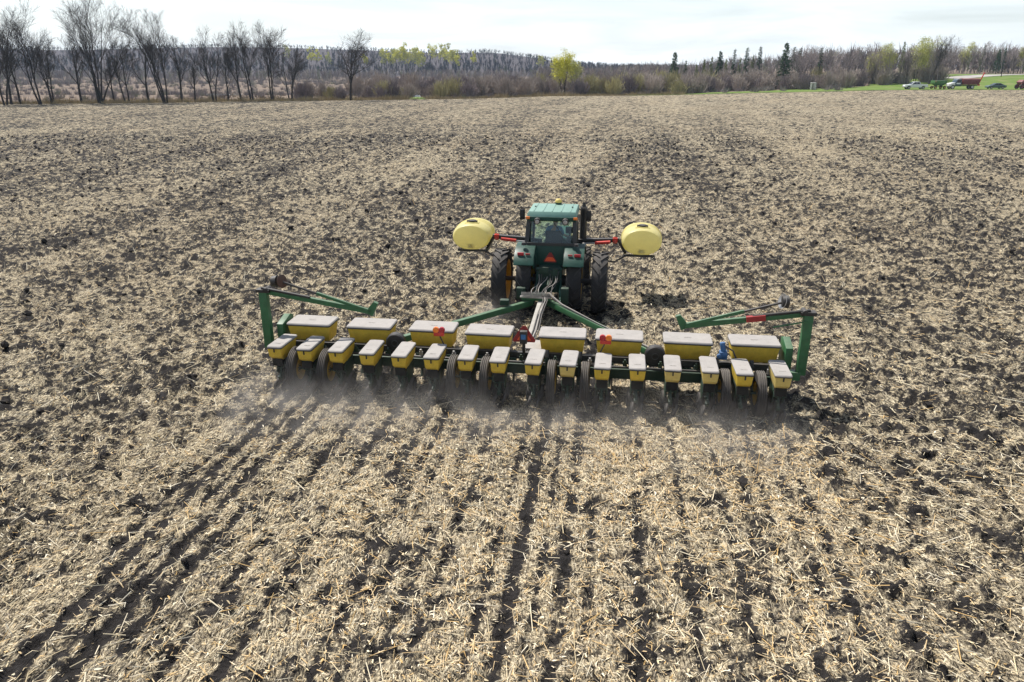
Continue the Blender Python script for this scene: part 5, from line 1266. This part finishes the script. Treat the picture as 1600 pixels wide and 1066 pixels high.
# roadside posts and litter
for px, Y, h, lab in ((1563, 240, 1.9, 'short dark post on the grass bank above the car'), (1581, 262, 1.7, 'small post beside the road near the right edge'), (1573, 258, 1.1, 'stubby marker post on the road edge')):
    x = PXX(px, Y, 3); p_ = empty('roadside_post', (x, Y, float(terrain(x, Y)))); tag(p_, lab, 'post')
    MB().box((0, 0, h / 2), (.16, .16, h)).build('shaft', M['bark'], p_, bevel=.02); MB().box((0, -.02, h + .06), (.30, .24, .20)).build('head', M['trim'], p_, bevel=.03)
def mound(name, px, Y, rad, h, m, label, cat, seed):
    x = PXX(px, Y); mb = MB(); rings = []; rnd = random.Random(seed)
    for k in range(6):
        t = k / 5; q = math.cos(t * math.pi / 2)
        rings.append([Vector((math.cos(2 * math.pi * i / 20) * rad * q * rnd.uniform(.85, 1.15), math.sin(2 * math.pi * i / 20) * rad * .6 * q * rnd.uniform(.85, 1.15), h * math.sin(t * math.pi / 2) * rnd.uniform(.85, 1.1))) for i in range(20)])
    o = mb.loft(rings).build(name, m, None, (x, Y, float(terrain(x, Y)) - .05), smooth=60); tag(o, label, cat); return o
mgrass = paint('green_weeds', (.13, .20, .04), .9, var=.3, scale=3, dust=.0)
mound('green_weed_mound', 652, 178, 2.0, .55, mgrass, 'low bright green weed mound below the brush left of centre', 'weeds', 3)
o = mound('brush_pile', 652, 180, 1.1, .9, M['white'], 'small pale heap of debris on the green mound', 'debris', 4)
# pond glint in the marsh
pw = bpy.data.materials.new('pond_water'); pw.use_nodes = True; pb_ = pw.node_tree.nodes['Principled BSDF']; pb_.inputs['Base Color'].default_value = (.02, .03, .04, 1); pb_.inputs['Roughness'].default_value = .08
pv = []
for i in range(28): a = 2 * math.pi * i / 28; pv.append((PXX(334, 205) + math.cos(a) * 6.5 * (1 + .15 * math.sin(3 * a)), 206 + math.sin(a) * 3.2, 0))
zz = max(float(terrain(p[0], p[1])) for p in pv) + .08
tag(obj('pond', np_mesh('pond', [(p[0], p[1], zz) for p in pv], [list(range(28))]), pw), 'small pale pool of water glinting behind the bare trees', 'pond', kind='structure')

# ------------------------------------------------------------------ dust raised by the planter, and the air
def dust_box(name, lo, hi, label, dens, scale, thr, left=0., seed=0.):
    c_ = [(a + b2) / 2 for a, b2 in zip(lo, hi)]; d_ = [(b2 - a) for a, b2 in zip(lo, hi)]
    wx, wy = mach(c_[0], c_[1])
    o = MB().box((0, 0, 0), d_).build(name, None, None, (wx, wy, c_[2]), smooth=0); o.rotation_euler.z = -YAW
    m = bpy.data.materials.new(name + '_air'); m.use_nodes = True; nt = m.node_tree; nt.nodes.clear()
    out = N(nt, 'ShaderNodeOutputMaterial'); pv_ = N(nt, 'ShaderNodeVolumePrincipled')
    pv_.inputs['Color'].default_value = (.56, .54, .52, 1); pv_.inputs['Anisotropy'].default_value = .25
    tc = N(nt, 'ShaderNodeTexCoord'); sp = N(nt, 'ShaderNodeSeparateXYZ'); L(nt, tc.outputs['Object'], sp.inputs[0])
    mp = N(nt, 'ShaderNodeMapping'); mp.inputs['Location'].default_value = (seed, seed * 1.7, 0); mp.inputs['Scale'].default_value = (1, .75, 1.1); L(nt, tc.outputs['Object'], mp.inputs['Vector'])
    nz = N(nt, 'ShaderNodeTexNoise', Scale=scale, Detail=5., Roughness=.62, Distortion=.5); L(nt, mp.outputs[0], nz.inputs['Vector'])
    k = remap(nt, nz.outputs['Fac'], thr, thr + .28)
    top = remap(nt, sp.outputs['Z'], -d_[2] * .40, d_[2] * .48, 1, 0)
    top = math_(nt, 'MULTIPLY', top, top)
    ey = math_(nt, 'MULTIPLY', remap(nt, sp.outputs['Y'], -d_[1] / 2, -d_[1] * .05), remap(nt, sp.outputs['Y'], d_[1] / 2, d_[1] * .30))
    ex = math_(nt, 'MULTIPLY', remap(nt, sp.outputs['X'], -d_[0] / 2, -d_[0] / 2 + .8), remap(nt, sp.outputs['X'], d_[0] / 2, d_[0] / 2 - .8))
    k = math_(nt, 'MULTIPLY', math_(nt, 'MULTIPLY', k, top), math_(nt, 'MULTIPLY', ey, ex))
    if left: k = math_(nt, 'MULTIPLY', k, remap(nt, sp.outputs['X'], -d_[0] / 2 + 1, d_[0] * .25, 1, 1 - left))
    L(nt, math_(nt, 'MULTIPLY', k, dens), pv_.inputs['Density']); L(nt, pv_.outputs[0], out.inputs['Volume'])
    o.data.materials.append(m); return tag(o, label, 'dust', kind='stuff')
dust_box('dust_cloud', (-6.7, -3.0, -.1), (6.5, .9, 1.2), 'grey dust drifting low behind the planter wheels', 1.25, 1.25, .42, .4)
dust_box('dust_puff', (-2.4, 5.2, -.1), (-.4, 7.6, 1.1), 'small puff of dust behind the left dual wheels', 1.1, 1.2, .36, 0, 4.)
HZD = .00014
hz = MB().box((0, 1600, 42), (5200, 3700, 100)).build('haze', None, smooth=0)
m = bpy.data.materials.new('thin_air'); m.use_nodes = True; nt = m.node_tree; nt.nodes.clear()
out = N(nt, 'ShaderNodeOutputMaterial'); pv_ = N(nt, 'ShaderNodeVolumePrincipled')
pv_.inputs['Color'].default_value = (.60, .78, 1, 1); pv_.inputs['Density'].default_value = HZD; L(nt, pv_.outputs[0], out.inputs['Volume'])
hz.data.materials.append(m); tag(hz, 'thin bluish haze in the air', 'haze', kind='stuff')
